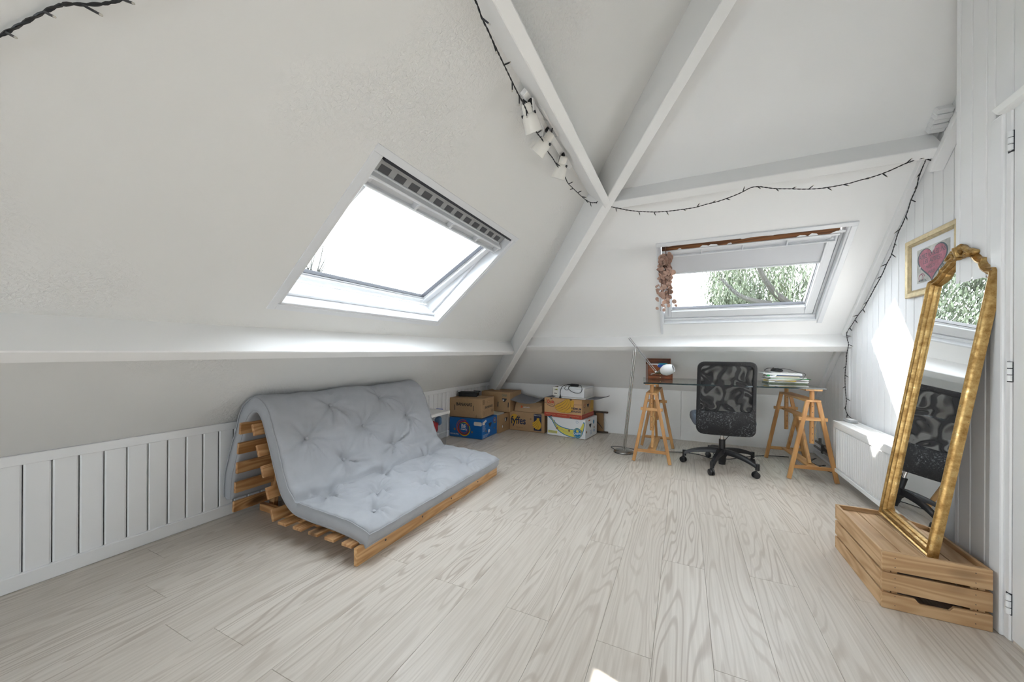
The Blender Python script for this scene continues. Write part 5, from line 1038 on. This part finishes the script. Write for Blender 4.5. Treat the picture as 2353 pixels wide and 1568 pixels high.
Dp = [(1.18,2.78,2.13),(1.245,2.88,2.16),(1.250,2.902,2.155),(1.250,2.961,2.091),(1.250,2.985,2.040),(1.250,3.043,1.985),(1.250,3.082,1.928),(1.250,3.138,1.870),(1.250,3.195,1.821),(1.250,3.271,1.709),(1.250,3.335,1.658),(1.250,3.393,1.602),(1.250,3.458,1.554),(1.250,3.518,1.511),(1.250,3.575,1.470),(1.250,3.645,1.419),(1.250,3.696,1.387),(1.250,3.783,1.348),(1.250,3.898,1.278),(1.245,3.98,1.222),(1.240,3.958,1.164),(1.240,3.932,1.117),(1.240,3.965,1.041),(1.240,3.975,0.969),(1.235,3.98,0.895),(1.235,3.985,0.821),(1.235,3.975,0.725),(1.235,3.955,0.643),(1.235,3.97,0.572),(1.23,3.90,0.530),(1.215,3.76,0.520)]
fairy('long black fairy light string swagged along the beams and down the right wall', [A + Bp + [(1.12, 2.735, 2.10)] + Dp], .088, 2)
nrm = Vector((SA, 0, -CA)) * .012
fairy('short run of black fairy lights on the left slope, upper left corner', [[Vector(p) + nrm for p in ((-1.372,.185,1.66),(-1.316,.215,1.706),(-1.304,.226,1.715),(-1.262,.252,1.751),(-1.214,.285,1.793),(-1.190,.318,1.813),(-1.168,.345,1.832),(-1.12,.386,1.873),(-1.06,.43,1.925))]], .085, 4, (.80, .17, -.55), 1.7, .0024)
# ================================================================== DRIED GARLAND
t_ = thing('dried_eucalyptus', 'dried pink-brown leaf bunch hanging at the left of the desk skylight', 'dried plant', (-.140, 3.235, 1.905)); rr = random.Random(12)
MB().tube(crv([(0, .02, .01), (.002, 0, -.04), (.01, 0, -.2), (.03, 0, -.46)], 5), .003, 6).build('string', 'dry_stem', t_, smooth=True)
stems = []
for k in range(6):
    a_ = rr.uniform(0, 6.28); r_ = rr.uniform(.02, .075); l_ = (.47, .40, .44, .34, .28, .36)[k]
    st = crv([(.005, 0, -.05), (.005 + r_ * .5 * math.cos(a_), r_ * .3 * math.sin(a_), -.05 - l_ * .4), (.02 + r_ * math.cos(a_), r_ * .5 * math.sin(a_), -.05 - l_)], 12); stems.append(st); MB().tube(st, .0017, 5).build('stem', 'dry_stem', t_, smooth=True)
def leaf_mesh(r_, cup):
    n = 9; vs_ = [(0, 0, 0)] + [(r_ * math.cos(2 * math.pi * i / n), r_ * 1.08 * math.sin(2 * math.pi * i / n), cup * r_ * (1 + .5 * math.sin(2 * math.pi * i / n * 2))) for i in range(n)]
    dn = [(x, y, z - .0006) for x, y, z in vs_]; N = n + 1
    return MB().add(vs_ + dn, [(0, 1 + i, 1 + (i + 1) % n) for i in range(n)] + [(N, N + 1 + (i + 1) % n, N + 1 + i) for i in range(n)] + [(1 + i, 1 + (i + 1) % n, N + 1 + (i + 1) % n, N + 1 + i) for i in range(n)]).mesh('leaf', 'dry_leaf', smooth=True)
lm = [leaf_mesh(r_, c_) for r_, c_ in ((.026, .25), (.023, .4), (.019, .3), (.014, .3))]
for st in stems:
    for i in range(3, len(st)):
        for s_ in (0,):
            u = i / len(st); k = min(3, int(u * 3.4 + rr.uniform(-.4, .6))); k = max(0, k); a_ = rr.uniform(0, 6.28); o = link('leaf', lm[k], t_); o.location = st[i] + Vector((math.cos(a_) * .034, math.sin(a_) * .024, rr.uniform(-.012, .012))); o.rotation_euler = (rr.uniform(.7, 2.2), rr.uniform(-.6, .6), rr.uniform(-1.2, 1.2))
# ================================================================== OUTSIDE
tag(MB().box(-40, 40, 6.5, 60, -6.2, -6.0).box(-40, -5, -20, 6.5, -6.2, -6.0).build('ground', 'grass'), 'garden lawn far below the attic windows', 'ground', kind='structure')
def tree(name, label, loc, trunk, limbs, crown, n_leaf, leaf, seed, droop, lr=.085):
    t_ = thing(name, label, 'tree', loc); rr = random.Random(seed); q = MB(); q.tube(crv(trunk, 5), [.26 - .18 * i / (5 * (len(trunk) - 1)) for i in range(5 * (len(trunk) - 1) + 1)], 10); q.build('trunk', 'bark', t_, smooth=True)
    for lb in limbs: c_ = crv(lb, 5); MB().tube(c_, [lr * (1 - .7 * i / (len(c_) - 1)) for i in range(len(c_))], 7).build('limb', 'bark', t_, smooth=True)
    q = MB()
    for i in range(n_leaf):
        c_, r_ = rr.choice(crown); v = Vector((rr.gauss(0, 1), rr.gauss(0, 1), rr.gauss(0, 1))).normalized() * (rr.random() ** .4); p = Vector(c_) + Vector((v.x * r_[0], v.y * r_[1], v.z * r_[2])); sw = Vector((rr.uniform(-.25, .25), rr.uniform(-.25, .25), 0))
        for j in range(rr.randint(8, 20) if droop else 5):
            b_ = p + sw * j * .05 + Vector((rr.uniform(-.035, .035), rr.uniform(-.035, .035), -.055 * j * droop)) + (Vector((rr.uniform(-.2, .2), rr.uniform(-.2, .2), rr.uniform(-.2, .2))) if droop < .9 else Vector()); d = Vector((rr.uniform(-.6, .6), rr.uniform(-.6, .6), -1 if droop else rr.uniform(-1, 1))).normalized() * leaf; s_ = d.orthogonal().normalized() * leaf * .13; s_ = Matrix.Rotation(rr.uniform(0, 6.28), 3, d.normalized()) @ s_
            q.add([b_, b_ + d * .5 + s_, b_ + d, b_ + d * .5 - s_], [(0, 1, 2, 3)])
    f_ = bpy.data.meshes.new('foliage'); f_.from_pydata([tuple(p) for p in q.v], [], q.f); f_.materials.append(MATS['willow_leaf']); f_ = link('foliage', f_, t_); f_['kind'] = 'stuff'
    return t_
tree('willow_tree', 'drooping willow tree seen through the skylight above the desk', (3.6, 11.0, -6.0), [(0, 0, 0), (.1, 0, 3), (-.4, -.2, 6), (-1.2, -.6, 8.0)],
     [[(-1.2, -.6, 8.0), (-1.75, -.8, 8.5), (-2.1, -1.0, 9.2), (-2.2, -1, 10.2)], [(-1.2, -.6, 8.0), (-.6, -.6, 9.2), (-.2, -.4, 10.4)], [(-1.3, -.6, 8.1), (-2.3, -1.0, 8.3), (-2.8, -1.0, 8.8)]],
     [((-2.0, .2, 9.6), (1.15, 1.0, 1.3)), ((-.6, -.2, 9.6), (1.5, 1.5, 2.0)), ((-1.7, .3, 8.8), (1.3, 1.0, .7)), ((-2.5, .2, 8.9), (.6, .8, .8)), ((.6, 0, 10.2), (2.0, 1.6, 2.3)), ((2.2, .2, 9.6), (2.0, 1.6, 2.6))], 1500, .12, 3, 1.0)
tree('leafy_tree', 'second leafy treetop outside, caught only in the mirror', (-2.8, 11.0, -6.0), [(0, 0, 0), (.1, 0, 3), (.0, -.2, 6), (.2, -.2, 8.0)],
     [[(.2, -.2, 8.0), (1, -.3, 8.6), (1.6, -.2, 9.4)], [(.2, -.2, 8.0), (-.8, -.3, 8.8), (-1.4, -.2, 9.8)]],
     [((.3, 0, 9.2), (1.9, 1.4, 1.8)), ((-1.4, 0, 9.4), (1.8, 1.4, 2.0)), ((-.2, 0, 8.0), (1.9, 1.4, 1.2)), ((.2, 0, 10.8), (1.6, 1.3, 1.2))], 2300, .12, 5, .4)
rr = random.Random(21); bt = []
for i in range(46):
    b0 = Vector((rr.uniform(-.15, .15), rr.uniform(-.15, .15), 8.5 + rr.uniform(0, .5))); d = Vector((rr.uniform(-.7, .8), rr.uniform(-.5, .5), rr.uniform(.4, 1.5))); bt.append([b0, b0 + d * .5 + Vector((rr.uniform(-.1, .1), 0, .1)), b0 + d])
tree('bare_tree', 'thin twiggy treetop low in the left skylight', (-11.25, 7.95, -6.0), [(0, 0, 0), (0, 0, 4), (-.05, 0, 7), (0, 0, 8.6)], bt, [((.05, 0, 9.3), (.6, .6, .6))], 70, .07, 8, 0.0, .032)
